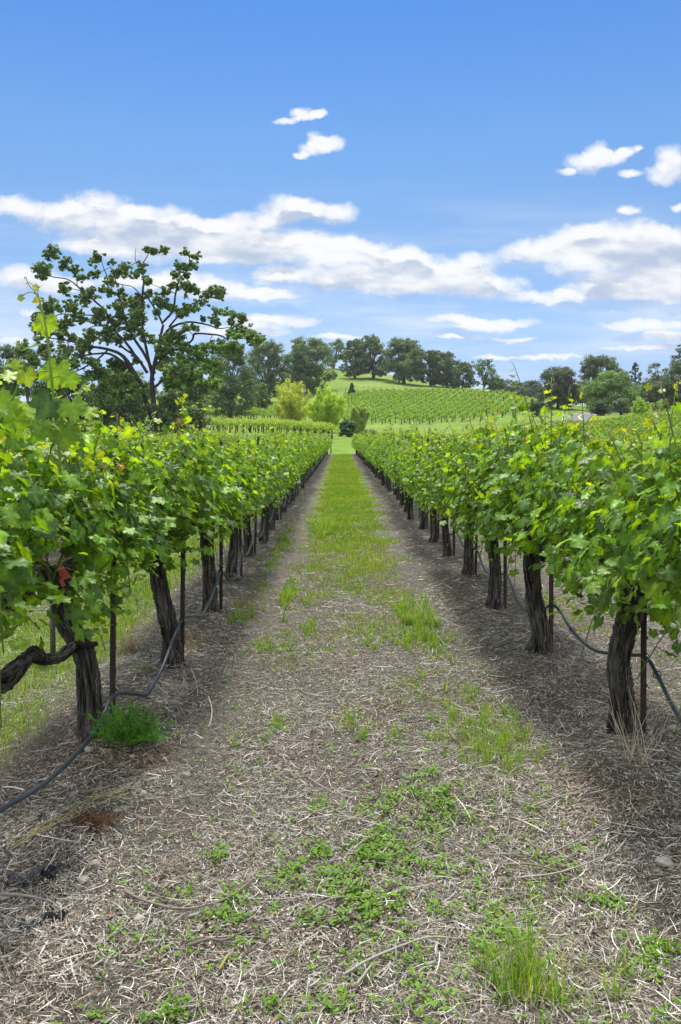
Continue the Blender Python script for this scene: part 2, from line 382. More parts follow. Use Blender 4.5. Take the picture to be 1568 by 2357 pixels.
# ------------------------------------------------------------------ grape leaf templates
def leaf_template(k):
    """k = 2 detailed serrated five-lobed leaf, 1 simpler, 0 a bent diamond"""
    if k == 0:
        v = np.array([(0, -.5, 0), (-.75, .1, -.12), (0, .9, -.1), (.75, .1, -.12), (0, .15, .1)], float)
        return v, np.array([(0, 4, 1), (1, 4, 2), (2, 4, 3), (3, 4, 0)]), None
    lob = [(-90, .16), (-74, .62), (-50, .80), (-26, .76), (-12, .64), (8, .86), (32, .95), (50, .80), (62, .72), (76, .92), (90, 1.04)]
    if k == 1: lob = [(-90, .12), (-60, .62), (-12, .5), (25, .9), (60, .62), (90, 1.05)]
    pts = [(a, r) for a, r in lob] + [(180 - a, r) for a, r in lob[-2:0:-1]]
    if k == 2:
        o = []
        for i, (a, r) in enumerate(pts):
            a2, r2 = pts[(i + 1) % len(pts)]
            if a2 < a: a2 += 360
            o.append((a, r)); 
            if i not in (0, len(pts) - 1): o.append(((a + a2) / 2, (r + r2) / 2 * .86))
        pts = o
    v = [(0, 0, .0)]
    for a, r in pts:
        x, y = r * math.cos(math.radians(a)), r * math.sin(math.radians(a))
        z = .16 * abs(x) - .28 * (r * r) + .07 * math.sin(5 * math.radians(a) + 1)
        v.append((x, y, z))
    n = len(pts)
    T = [(0, 1 + i, 1 + (i + 1) % n) for i in range(n)]
    return np.array(v), np.array(T), None
LT = [leaf_template(k) for k in range(3)]
LW = []
for _v, _t, _q in LT:                      # pale veins run from the stalk to the lobe tips, the blade between is deeper green
    _r = np.hypot(_v[:, 0], _v[:, 1]); LW.append(np.where(_r < .01, 1.45, np.where(_r > .8, 1.08, .84)) if len(_v) > 6 else None)

def vine_leaf_colors(rng, n, young):
    """young 0..1: fresh yellow tips"""
    base = np.array([.080, .185, .016]); mid = np.array([.175, .335, .022]); yel = np.array([.33, .38, .03]); blue = np.array([.085, .17, .045])
    t = rng.random((n, 1)); c = base * (1 - t) + mid * t
    b = (rng.random((n, 1)) < .12); c = np.where(b, blue, c)
    dk = rng.random((n, 1)) < .2; c = np.where(dk, np.array([.06, .13, .02]), c)
    y = np.clip(young[:, None] * .78 - rng.random((n, 1)) * .55, 0, 1); c = c * (1 - y) + yel * y
    r = (rng.random((n, 1)) < .04 * (young[:, None] > .85)); c = np.where(r, np.array([.34, .17, .06]), c)
    return c * (.72 + .5 * rng.random((n, 1)))

def bark_tube(mb, P, R, rng, seg=26, ring=34, knots=3, strips=60):
    P = catmull(P, max(3, ring // (len(P) - 1))); n = len(P)
    s = np.linspace(0, 1, n); R = np.interp(s, np.linspace(0, 1, len(R)), R)
    a = np.arange(seg) / seg * 2 * np.pi; A, S = np.meshgrid(a, s); tw = A + S * rng.uniform(-1.6, 1.6)
    d = np.zeros_like(A)
    for f, amp in ((2, .07), (3, .05), (5, .05), (8, .05), (13, .04)):
        d += amp * np.sin(f * tw + rng.uniform(0, 6) + 1.4 * np.sin(S * rng.uniform(4, 11) + rng.uniform(0, 6)))
    for _ in range(knots):
        ka, ks = rng.uniform(0, 6.28), rng.uniform(.05, 1); da = np.angle(np.exp(1j * (A - ka)))
        d += rng.uniform(.1, .42) * np.exp(-(da / .6) ** 2 - ((S - ks) / .07) ** 2)
    d += .05 * rng.standard_normal(d.shape)
    fib = rng.standard_normal((n, seg)); kk = np.array([.2, .5, .8, 1, .8, .5, .2]); kk = kk / kk.sum()
    fib = np.apply_along_axis(lambda c_: np.convolve(c_, kk, 'same'), 0, fib); d = d + .15 * fib
    g = np.clip(.42 + d * .9 + fib * .45, 0, 1)[..., None] ** 1.3
    C = np.array([.009, .008, .007]) * (1 - g) + np.array([.12, .108, .097]) * g
    tube(mb, P, R, seg, np.vstack([C.reshape(-1, 3), [(.04, .035, .03)] * 2]), d)
    T = nrm(np.gradient(P, axis=0))
    for _ in range(strips):              # shaggy bark strips standing a little proud
        i = rng.integers(0, n - 4); an = rng.uniform(0, 6.28); L = min(n - 1, i + rng.integers(3, 9))
        side = nrm(np.cross(T[i], [0.3, .2, 1])) if abs(T[i, 2]) < .9 else nrm(np.cross(T[i], [1, 0, 0.]))
        b = np.cross(T[i], side); out = side * math.cos(an) + b * math.sin(an); wd = np.cross(T[i], out) * rng.uniform(.0015, .005)
        pts = []
        for q in range(i, L + 1):
            lift = 1.03 + .30 * ((q - i) / (L - i + 1e-6)) ** 2 * rng.random()
            pts.append(P[q] + out * R[q] * lift + side * rng.normal(0, .002))
        pts = np.array(pts); V = np.vstack([pts - wd, pts + wd]); k = len(pts)
        Q = [(j, j + 1, k + j + 1, k + j) for j in range(k - 1)]
        mb.add(V, None, Q, np.array([.11, .097, .085]) * rng.uniform(.15, 1.5))

def vine_parts(seed, lod, lean=(0, 0), arms=True, height=1.0, base_r=1.0, head=None, nsh=28, wide=1.0, low=0.0, prune=None):
    """meshes of one grapevine, its row running along Y. lod 2 near, 1 middle, 0 far"""
    rng = np.random.default_rng(seed); out = {}
    hz = .86 if head is None else head
    tx, ty = lean
    tr = MB(); k = base_r
    P = [(0, 0, -.05), (tx * .12 + rng.normal(0, .012), ty * .1, .14), (tx * .45 + rng.normal(0, .012), ty * .4 + rng.normal(0, .02), .42), (tx * .8 + rng.normal(0, .015), ty * .8, hz * .78), (tx, ty, hz), (tx, ty, hz + .09)]
    R = np.array([.078, .054, .046, .046, .060, .036]) * k * rng.uniform(.9, 1.12)
    bark_tube(tr, P, R, rng, *((52, 90, 5, 420) if lod == 2 else (16, 26, 3, 40) if lod == 1 else (7, 8, 1, 0)))
    out['trunk'] = tr.mesh('trunk', M_bark)
    cord = MB(); top = np.array([tx, ty, hz])
    for sgn in (-1, 1):
        pts = [top + (0, 0, -.03), top + (rng.normal(0, .03), sgn * .12, .05 + rng.normal(0, .02))]
        for q in (.3, .5, .72): pts.append((tx * (1 - q) + rng.normal(0, .03), ty + sgn * q, .93 + rng.normal(0, .035)))
        bark_tube(cord, pts, np.array([.05, .045, .038, .032, .022]) * k, rng, *((16, 30, 6, 24) if lod == 2 else (9, 14, 3, 6) if lod == 1 else (5, 6, 0, 0)))
    if lod: out['cordon'] = cord.mesh('cordon', M_bark)
    sh = MB(); fo = MB(); LP = []; LN = []; LD = []; LS = []; LY = []
    for i in range(nsh):
        y0 = rng.uniform(-.76, .76); side = rng.choice([-1, 1]); kind = rng.random()
        p0 = np.array([rng.normal(0, .03), y0, .95 + rng.normal(0, .03)])
        if kind < .52:   # upright
            topz = rng.uniform(1.35, 1.66) * height; ox = side * rng.uniform(.05, .40) * wide
            p1 = p0 + (ox * .35, rng.normal(0, .08), (topz - .95) * .65); p2 = np.array([ox, y0 + rng.normal(0, .14), topz])
        elif kind < .60: # tall tip
            topz = rng.uniform(1.68, 1.92) * height; ox = side * rng.uniform(0, .25) * wide
            p1 = p0 + (ox * .3, rng.normal(0, .06), (topz - .95) * .6); p2 = np.array([ox, y0 + rng.normal(0, .12), topz])
        else:            # arching out and hanging
            ox = side * rng.uniform(.28, .52) * wide; e = rng.uniform(.60, 1.15) - low * rng.random()
            p1 = np.array([ox * .8, y0 + rng.normal(0, .12), rng.uniform(1.3, 1.55) * height]); p2 = np.array([ox * 1.05, y0 + rng.normal(0, .2), e])
        t = np.linspace(0, 1, 9)[:, None]; C = (1 - t) ** 2 * p0 + 2 * t * (1 - t) * p1 + t * t * p2
        if lod: tube(sh, C, np.linspace(.0055, .0022, 9), 5, np.array([.12, .17, .04]) * rng.uniform(.7, 1.2))
        nl = 19 if lod == 2 else 16
        tt = np.linspace(.08, 1, nl)[:, None]; B = (1 - tt) ** 2 * p0 + 2 * tt * (1 - tt) * p1 + tt * tt * p2
        off = rng.normal(0, 1, (nl, 3)) * (.045, .05, .03) + np.stack([np.sign(B[:, 0] + 1e-6) * rng.uniform(0, .08, nl), np.zeros(nl), np.zeros(nl)], 1)
        off *= (1.2 - .8 * tt)
        pos = B + off; LP.append(pos)
        if lod == 2:
            for a, b in zip(B, pos): tube(sh, np.array([a, (a + b) / 2 + (0, 0, .012), b]), .0014, 3, (.16, .14, .05), cap=False)
        youth = np.clip(tt[:, 0] ** 2.6 * (1 if kind < .60 else .45), 0, 1); LY.append(youth)
        sz = .054 * (1.12 - .72 * tt[:, 0] ** 2.5) * rng.uniform(.6, 1.25, nl); LS.append(sz)
    nf = 1650 if lod == 2 else 1050 if lod == 1 else 260     # leaves on laterals, filling the wall of the canopy
    th = rng.uniform(0, 1, nf); yy = rng.uniform(-.8, .8, nf); sd_ = rng.choice([-1, 1], nf)
    zz = .62 - low * .5 + ((1.50 - .16 * smooth(.38, .78, np.abs(yy))) * height - .62 + low * .5) * th ** .8 + .05 * np.sin(yy * 7 + seed); wx = (.40 * np.sin(np.pi * np.clip(th * .8 + .12, 0, 1)) ** .6) * wide
    LP.append(np.stack([sd_ * wx * rng.uniform(.4, 1.12, nf), yy, zz + rng.normal(0, .05, nf)], 1)); LY.append(np.zeros(nf) + .25 * (th > .85)); LS.append((.021 + .040 * rng.random(nf) ** 1.5) * (1 if lod else 1.3))
    LP = np.vstack(LP); LY = np.concatenate(LY); LS = np.concatenate(LS); n = len(LP)
    if prune is not None:
        k = prune(LP, rng); LP, LY, LS = LP[k], LY[k], LS[k]; n = len(LP)
    outx = np.clip(LP[:, 0:1] / .3, -1, 1)
    Nn = np.concatenate([outx * .8, np.zeros((n, 1)), np.full((n, 1), .75)], 1) + rng.normal(0, .5, (n, 3))
    Td = np.concatenate([outx * .6, np.zeros((n, 1)), np.full((n, 1), -.7)], 1) + rng.normal(0, .55, (n, 3))
    if lod == 0: LS = LS * 1.3
    tv, tT, _ = LT[lod]
    scatter(fo, tv, tT, None, LP, Nn, Td, LS, vine_leaf_colors(rng, n, LY), LW[lod])
    if lod: out['shoots'] = sh.mesh('shoots', M_stem)
    out['foliage'] = fo.mesh('foliage', M_vleaf, smooth_=True)
    return out, (LP, Nn, Td, LS, LY)

GV = 'grapevines trained along the rows'
VINES = []
def place_vine(parts, loc, rz, label, scale=1.0):
    r = empty('grape_vine', loc, rz, scale); tag(r, label, 'grapevine', GV)
    for nme, me in parts.items(): link(nme, me, r)
    VINES.append(r); return r
ORD = ['first', 'second', 'third', 'fourth', 'fifth', 'sixth', 'seventh', 'eighth', 'ninth', 'tenth', 'eleventh', 'twelfth']
def pruner(X, Y, line, wins=()):
    # how the nearest vines were leaf-thinned: the height of the canopy's lower edge along the row, and gaps left open
    lx, ly = zip(*line)
    def f(LP, rng):
        wx, wy, wz = LP[:, 0] + X, LP[:, 1] + Y, LP[:, 2]
        wy_ = np.maximum(wy, .4); px = CX + wx / wy_ * F; py = HY - (wz - H0) / wy_ * F
        k = (py < np.interp(px, lx, ly) + rng.normal(-8, 30, len(px))) | (wy < 1.2)
        k |= rng.random(len(px)) < .03
        k &= (py > 862 + rng.normal(0, 12, len(px))) | (wy < .8)
        for a, b, c, d in wins: k &= ~((px > a) & (px < b) & (py > c) & (py < d) & (wy < 4.2))
        return k
    return f
LINE_L = [(-400, 1560), (0, 1480), (60, 1440), (150, 1400), (185, 1480), (240, 1500), (265, 1440), (300, 1345), (400, 1325), (440, 1260), (520, 1210), (600, 1170), (700, 1100)]
LINE_R = [(820, 1060), (1000, 1195), (1060, 1235), (1120, 1265), (1180, 1262), (1255, 1290), (1280, 1335), (1330, 1405), (1385, 1440), (1480, 1425), (1510, 1445), (1568, 1480), (2000, 1600)]
def build_vines():
    # the nearest vines, each shaped on its own. X, Y measured from the trunk bases
    near = [
        (-1.36, 2.50, 101, dict(lean=(-.02, 0), height=1.10, wide=.85, low=-.22), 'grapevine at the left picture edge with a very tall leafy shoot against the sky'),
        (-1.31, 4.03, 102, dict(lean=(-.17, 0), height=1.04, head=.80, wide=.9, low=-.08), 'leaning grapevine with a blackened gnarled arm above the feathery green weed'),
        (-1.185, 5.36, 103, dict(lean=(-.10, -.03), height=1.06, wide=.95), 'leaning grapevine behind the second stake of the left row'),
        (-1.19, 6.92, 104, dict(lean=(-.03, 0), base_r=1.15), 'upright broad-trunked grapevine, third trunk in view along the left row'),
        (-1.23, 8.6, 105, dict(lean=(.02, 0), base_r=1.05), 'grapevine beside the low hose loop, fourth trunk along the left row'),
        (1.50, 2.62, 106, dict(lean=(.02, 0), height=1.03, wide=1.0), 'grapevine at the right picture edge, only its overhanging leaves in view'),
        (1.53, 4.14, 107, dict(lean=(.02, -.02), height=1.04, low=.22, base_r=1.12, wide=1.05), 'thick spiral-barked grapevine trunk nearest on the right with dry stalks at its foot'),
        (1.455, 5.64, 108, dict(lean=(-.02, 0), height=1.12, base_r=1.2), 'grapevine with a knotted swollen head and flared foot in the right row'),
        (1.425, 7.09, 109, dict(lean=(.0, 0), height=1.07), 'slender straight grapevine, third visible trunk of the right row'),
        (1.44, 8.60, 110, dict(lean=(.04, 0), base_r=1.0), 'grapevine leaning right with a stake close behind, fourth visible trunk of the right row'),
    ]
    for X, Y, sd_, kw, lab in near:
        parts, _ = vine_parts(sd_, 2, prune=pruner(X, Y, LINE_L if X < 0 else LINE_R, ((88, 176, 1282, 1362),) if X < 0 else ()), **kw)
        r = place_vine(parts, (X, Y, float(terrain(X, Y)) - .01), 0, lab)
        rng = np.random.default_rng(sd_)
        if sd_ == 101: tall_shoot(r, X, Y)
        if sd_ == 102:
            mb = MB(); z0 = float(terrain(X, Y))
            pts = np.array([(-1.41, 4.02, .55), (-1.40, 3.90, .56), (-1.40, 3.80, .555), (-1.43, 3.68, .58), (-1.44, 3.58, .63), (-1.42, 3.46, .655), (-1.44, 3.34, .62), (-1.43, 3.2, .615), (-1.42, 3.05, .65), (-1.41, 2.9, .70)]) - (X, Y, z0)
            bark_tube(mb, pts, [.024, .026, .021, .026, .034, .027, .040, .036, .028, .024], rng, 30, 90, 16, 200)
            tube(mb, np.array([(-1.40, 4.0, .55), (-1.34, 3.98, .565), (-1.27, 3.97, .575)]) - (X, Y, z0), [.028, .022, .012], 10, (.03, .027, .024))
            link('gnarled_arm', mb.mesh('gnarled_arm', M_bark), r)
        if sd_ == 108:
            mb = MB()
            a = np.linspace(0, 5.2, 14); pts = np.stack([np.cos(a) * .075 - .01, np.sin(a) * .07 - .01, .70 + .035 * a], 1)
            bark_tube(mb, pts, [.035, .05, .05, .045, .03], rng, 14, 40, 4, 20)
            link('knot', mb.mesh('knot', M_bark), r)
    mids = [vine_parts(200 + i, 1, lean=(random.Random(i).uniform(-.06, .06), random.Random(i + 50).uniform(-.08, .08)), height=[1.0, 1.09, .93, 1.12, 1.02, .97][i])[0] for i in range(6)]
    far, src = zip(*[vine_parts(300 + i, 0, lean=((i % 3 - 1) * .04, 0)) for i in range(4)])
    rng = np.random.default_rng(5)
    cand = []
    SP = 1.47
    for k in list(range(-9, 0)) + list(range(0, 14)):
        X = ROWX(k) - (0.0 if k >= 0 else .0)
        y = (10.1 if k in (-1, 0) else 3.6 + rng.uniform(0, 1.2))
        yend = 68 if k in (-1, 0) else 69 + rng.uniform(-.5, .5)
        if k < -1: yend = 66
        n = 5
        while y < yend:
            if abs(X) - .6 < .46 * (y + .8):
                cand.append((X + rng.normal(0, .03) + (-.03 if k == 0 and y < 20 else 0), y + rng.normal(0, .05), k))
            y += SP
    # size in the picture ~ distance; left rows hidden behind the near row go last
    def key(c):
        X, Y, k = c; d = math.hypot(X, Y)
        return d * (1 if k >= -1 else 1.8)
    cand.sort(key=key)
    cnt = {}
    nind = 288
    ind, rest = cand[:nind], cand[nind:]
    ind.sort(key=lambda c: (c[2], c[1]))
    for X, Y, k in ind:
        d = math.hypot(X, Y); n = cnt.get(k, 0); cnt[k] = n + 1
        if d < 26: P = mids[rng.integers(0, 6)]
        else: P = mids[rng.integers(0, 6)] if k in (-1, 0) and d < 45 else far[rng.integers(0, 4)]
        if k == 0: lab = ('grapevine in the right row beside the grass strip, %s trunk along' % ORD[n + 4]) if n + 4 < 12 else 'distant leafy grapevine in the far half of the right row beside the grass strip'
        elif k == -1: lab = ('grapevine in the left row beside the grass strip, %s trunk along' % ORD[n + 4]) if n + 4 < 12 else 'distant leafy grapevine in the far half of the left row beside the grass strip'
        elif k > 0: lab = 'leafy grapevine in the crowded rows behind the right row, its top showing on the slope' if k > 1 else 'leafy grapevine in the next row directly behind the right row'
        else: lab = 'grapevine in the rows hidden behind the left row'
        if k in (-2,): lab = 'leafy grapevine in the next row directly behind the left row'
        s = rng.uniform(.88, 1.12)
        place_vine(P, (X, Y, float(terrain(X, Y)) - .01), rng.choice([0, math.pi]) + rng.normal(0, .04), lab, (s, 1.0, .5 + s * .5 * rng.uniform(.95, 1.06)))
    # everything further: one mass of distant vines
    mb = MB()
    pos = [(X, Y, 1.0, 0, 0.0) for X, Y, k in rest]
    def block(fn, ys, xs_step, ang, sz):
        pass
    # cross rows on the left beyond the alley end
    for j, (xa, Ya, xb, Yb) in enumerate([(430, 122, 745, 104), (430, 114, 752, 98), (440, 106, 758, 92.5), (455, 98, 764, 88)]):
        Xa, Xb = at(xa, Ya), at(xb, Yb); n = int(math.hypot(Xb - Xa, Yb - Ya) / 1.05)
        for q in range(n + 1):
            f = q / n; pos.append((Xa + (Xb - Xa) * f + rng.normal(0, .06), Ya + (Yb - Ya) * f, 1.0, 1.35, .55))
    # hill blocks, left and right, and the slope at the far left
    th = math.radians(-7)
    for Yr in np.arange(143, 214, 3.0):
        for Xr in np.arange(-60, 70, 1.8):
            X = Xr * math.cos(th) - (Yr - 175) * 0 + rng.normal(0, .12) + (Yr * .31) % 1.8; Y = Yr + Xr * math.sin(th) * .5 + rng.normal(0, .12)
            u = CX + X / Y * F
            yg = HY - (float(terrain(X, Y)) - H0) / Y * F
            rt = 792 < u < 1245 and Y < np.interp(u, [792, 1060, 1180, 1245], [212, 214, 205, 188]) and Y > np.interp(u, [792, 1100, 1245], [142, 142, 158])
            lf = 455 < u < 690 and 148 < Y < 178
            if (rt or lf) and rng.random() > .03: pos.append((X, Y, rng.uniform(.95, 1.2), 2, .15))
    for Yr in np.arange(92, 150, 3.2):
        for Xr in np.arange(-75, -18, 1.5):
            u = CX + Xr / Yr * F
            if -60 < u < np.interp(Yr, [92, 150], [215, 170]): pos.append((Xr, Yr + (Xr + 50) * .08, 1.0, 1.35, .3))
    for X, Y, s, rot, lift in pos:
        tmpl = src[rng.integers(0, 4)]; LP, Nn, Td, LS, LY = tmpl; LP = LP.copy(); Nn = Nn.copy(); Td = Td.copy()
        if rot == 0: keep = slice(None, None, 2); sz = 1.35
        elif rot == 2: keep = slice(None, None, 3); sz = 1.55; LP[:, 1] *= .62; LP[:, 0] *= 1.25; LP[:, 2] = .42 + (LP[:, 2] - .6) * 1.0
        else: keep = slice(None, None, 3); sz = 1.55
        LP, Nn, Td, LS, LY = LP[keep] * (1, 1, 1), Nn[keep], Td[keep], LS[keep] * sz, LY[keep]
        if rot == 1.35:
            for A in (LP, Nn, Td):
                A[:, 0], A[:, 1] = A[:, 1].copy(), A[:, 0].copy()
        if rng.random() < .5: LP = LP * (-1, -1, 1); Nn = Nn * (-1, -1, 1); Td = Td * (-1, -1, 1)
        z = float(terrain(X, Y)); n = len(LP)
        tv, tT, _ = LT[0]
        c = vine_leaf_colors(rng, n, np.clip(LY + lift, 0, 1) * .8)
        if rot == 2: c = c * 1.3
        elif rot == 1.35: c = c * 1.3
        LPs = LP * s
        scatter(mb, tv, tT, None, LPs + (X, Y, z), Nn, Td, LS * s, c)
        tube(mb, np.array([(0, 0, -.05), (rng.normal(0, .03), rng.normal(0, .03), .45), (0, 0, .95)]) * s + (X, Y, z), np.array([.10, .075, .08]) * s, 5, (.045, .04, .035))
    o = link('distant_vines', mb.mesh('distant_vines', M_vleaf, smooth_=False)); tag(o, 'mass of distant vines in the far rows and on the hill slopes', 'vineyard', kind='stuff')

def tall_shoot(r, X, Y):
    """the shoot of the near left vine that stands against the sky"""
    rng = np.random.default_rng(77); D = 2.85
    w = lambda x, y, d=D: np.array([(x - CX) / F * d - X, d - Y, H0 + (HY - y) / F * d])
    P = catmull([w(140, 1150), w(137, 1060), w(126, 960), (w(118, 880)), w(110, 800), w(101, 745), w(90, 705), w(78, 685)], 8)
    mb = MB(); tube(mb, P, np.linspace(.0062, .003, len(P)), 8, np.linspace([.10, .19, .03], [.22, .3, .06], len(P)).repeat(8, 0).tolist() + [[.1, .19, .03]] * 2)
    for a in ([(90, 700), (75, 690), (62, 692), (52, 700)], [(80, 688), (66, 672), (60, 655), (56, 660)], [(92, 710), (84, 682), (68, 668), (60, 670)], [(110, 800), (98, 770), (88, 748)],
              [(128, 965), (110, 958), (92, 952)], [(115, 870), (95, 872), (82, 880)], [(118, 888), (138, 884), (150, 900)]):
        tube(mb, catmull([w(*q) for q in a], 5), .0016, 4, (.2, .2, .06))
    # a second, shorter shoot at the very edge
    tube(mb, catmull([w(-5, 1010), w(12, 960), w(32, 930), w(50, 880), w(58, 850)], 6), np.linspace(.005, .003, 24), 6, (.14, .24, .04))
    link('tall_shoot', mb.mesh('tall_shoot', M_stem), r)
    fo = MB(); tv, tT, _ = LT[2]
    L = [(105, 758, .064, (.24, .40, .02), (0, -1, .25), (.05, .1, -1)), (128, 868, .082, (.20, .36, .02), (-.1, -1, .3), (-.1, .1, -1)), (160, 888, .05, (.18, .34, .02), (.2, -1, .3), (.4, 0, -1)),
         (78, 812, .050, (.10, .2, .03), (-.2, -.3, 1), (-1, 0, -.5)), (112, 945, .075, (.055, .12, .035), (.6, -.7, .3), (-.7, 0, -1)), (60, 880, .05, (.25, .36, .02), (0, -1, .3), (.3, 0, -1)), (40, 855, .034, (.22, .34, .03), (.2, -1, .5), (-1, 0, -.3)),
         (165, 950, .070, (.14, .28, .02), (-.1, -1, .5), (.3, 0, -1)), (0, 945, .085, (.2, .36, .02), (.2, -1, .5), (.7, 0, -1)), (95, 1000, .07, (.13, .27, .02), (-.3, -1, .4), (-.6, 0, -1)),
         (30, 985, .08, (.16, .3, .02), (.1, -1, .3), (.3, 0, -1)), (88, 706, .026, (.4, .38, .03), (0, -.8, .6), (-.8, 0, -.6)), (50, 702, .02, (.2, .26, .09), (0, -1, .3), (-1, 0, -.4)), (82, 680, .018, (.2, .26, .08), (0, -1, 0), (1, 0, .3)),
         (20, 880, .05, (.24, .35, .03), (.2, -.5, .7), (.8, 0, -.3)), (205, 965, .045, (.22, .34, .03), (.2, -.8, .7), (.8, 0, -.3)), (150, 1010, .08, (.10, .2, .02), (0, -1, .4), (0, 0, -1))]
    pos = np.array([w(a[0], a[1], D + rng.uniform(-.06, .06)) for a in L])
    scatter(fo, tv, tT, None, pos, np.array([a[4] for a in L], float), np.array([a[5] for a in L], float), [a[2] for a in L], np.array([a[3] for a in L]), LW[2])
    link('shoot_leaves', fo.mesh('shoot_leaves', M_vleaf, smooth_=True), r)
build_vines()

# ------------------------------------------------------------------ stakes, hoses, wires
def build_trellis():
    ms = MB(); rng = np.random.default_rng(9)
    box(ms, (0, 0, .78), (.030, .012, 1.60), (.045, .032, .027)); box(ms, (0, .009, .78), (.008, .008, 1.598), (.045, .032, .027))
    for z in np.arange(.15, 1.5, .13): box(ms, (.0165, 0, z), (.008, .009, .016), (.05, .035, .03))
    me = ms.mesh('vine_stake', M_metal, smooth_=False)
    spots = {-1: [(-1.26, 4.2), (-1.13, 5.42), (-1.10, 7.0), (-1.14, 8.75), (-1.15, 10.2), (-1.12, 11.7)], 0: [(1.655, 4.16), (1.565, 5.66), (1.54, 7.12), (1.53, 8.62), (1.52, 10.2), (1.5, 11.7), (1.5, 13.2)]}
    for k in (-1, 0):
        y = 13.2 if k == -1 else 14.7
        while y < 40: spots[k].append((ROWX(k) + .09, y)); y += 1.47
    for k, L in spots.items():
        side = 'right' if k == 0 else 'left'
        for i, (X, Y) in enumerate(L):
            o = link('vine_stake', me); o.location = (X, Y, float(terrain(X, Y)) - .02); o.rotation_euler = (rng.normal(0, .012), rng.normal(0, .012), rng.normal(0, .2))
            tag(o, ('rusty steel stake in the %s row, %s from the front' % (side, ORD[i])) if i < 7 else 'thin dark steel stake far along the %s row' % side, 'stake', 'steel stakes along the vine rows')
    L = [(-1.27, 1.9, .42), (-1.26, 2.4, .36), (-1.26, 2.79, .27), (-1.25, 3.3, .17), (-1.25, 3.85, .145), (-1.245, 4.17, .225), (-1.20, 4.42, .15), (-1.17, 4.62, .09), (-1.16, 4.95, .14), (-1.13, 5.38, .335), (-1.1, 5.7, .30), (-1.09, 6.0, .24), (-1.09, 6.5, .30), (-1.10, 6.98, .40), (-1.09, 7.4, .26), (-1.08, 7.9, .18), (-1.10, 8.3, .24), (-1.13, 8.7, .40)]
    R = [(1.62, 2.6, .12), (1.60, 3.0, .2), (1.62, 3.62, .30), (1.645, 3.95, .41), (1.655, 4.13, .45), (1.64, 4.35, .40), (1.60, 4.8, .30), (1.585, 5.2, .32), (1.575, 5.62, .40), (1.56, 6.1, .22), (1.55, 6.6, .2), (1.545, 7.09, .355), (1.54, 7.6, .24), (1.53, 8.1, .24), (1.53, 8.6, .38)]
    for k, P in ((-1, L), (0, R)):
        y = P[-1][1]
        while y < 60:
            P += [(ROWX(k) + .1, y + .5, .25 + rng.normal(0, .03)), (ROWX(k) + .1, y + 1.0, .25 + rng.normal(0, .03)), (ROWX(k) + .09, y + 1.47, .38)]; y += 1.47
        side = 'right' if k == 0 else 'left'
        mb = MB(); C = catmull(P, 9); tube(mb, C, .0105, 10, (.028, .036, .052))
        o = link('drip_hose', mb.mesh('drip_hose', M_hose)); tag(o, 'glossy black irrigation hose looping between the stakes of the %s row' % side, 'hose', 'drip irrigation hoses')
        for (hx, hy, hz) in [p for p in P if p[2] > .3 and p[1] < 12]:   # wire ties at the stakes
            t = MB(); a = np.linspace(0, 2 * np.pi, 13); tube(t, np.stack([hx + .02 * np.cos(a), np.full(13, hy), hz + .02 * np.sin(a)], 1), .003, 5, (.02, .03, .025)); link('hose_tie', t.mesh('hose_tie', M_metal), o)
        for z in (.93, 1.25):
            mb = MB(); tube(mb, np.array([(ROWX(k) + .02, y_, z + (.01 if i % 2 else 0) ) for i, y_ in enumerate(np.arange(1.5, 68, 1.47))]), .0016, 4, (.4, .4, .4))
            o = link('trellis_wire', mb.mesh('trellis_wire', M_metal)); tag(o, 'thin steel %s wire stretched through the leaves of the %s row' % ('lower' if z < 1 else 'upper', side), 'wire', 'trellis wires')
build_trellis()

# ------------------------------------------------------------------ trees
TREE_LEAF = np.array([(-.5, -.3, 0), (0, -.55, .06), (.5, -.25, -.05), (.35, .4, .05), (-.3, .5, -.06), (0, 0, .16)], float)
TREE_T = np.array([(0, 1, 5), (1, 2, 5), (2, 3, 5), (3, 4, 5), (4, 0, 5)])
def leaf_clump(mb, c, r, rng, size, nsub, nl, col, flat=.8, upb=.35, loose=1.12):
    """a cluster of sub-clusters of small leaves"""
    d = nrm(rng.normal(0, 1, (nsub, 3))) * (1, 1, flat); sc_ = c + d * r * rng.uniform(.35, .95, (nsub, 1))
    sr = r * rng.uniform(.28, .48, nsub) * loose
    idx = np.repeat(np.arange(nsub), nl); n = len(idx)
    dd = nrm(rng.normal(0, 1, (n, 3))); p = sc_[idx] + dd * (1, 1, .8) * sr[idx][:, None] * (rng.uniform(.3, 1.08, (n, 1)) + (rng.random((n, 1)) < .12) * .35 * (loose - 1) * 3)
    C = col * rng.uniform(.75, 1.3, (nsub, 1))[idx] * rng.uniform(.8, 1.25, (n, 1))
    scatter(mb, TREE_LEAF, TREE_T, None, p, dd + (0, 0, upb) + rng.normal(0, .5, (n, 3)), rng.normal(0, 1, (n, 3)), size * rng.uniform(.6, 1.3, n), C)

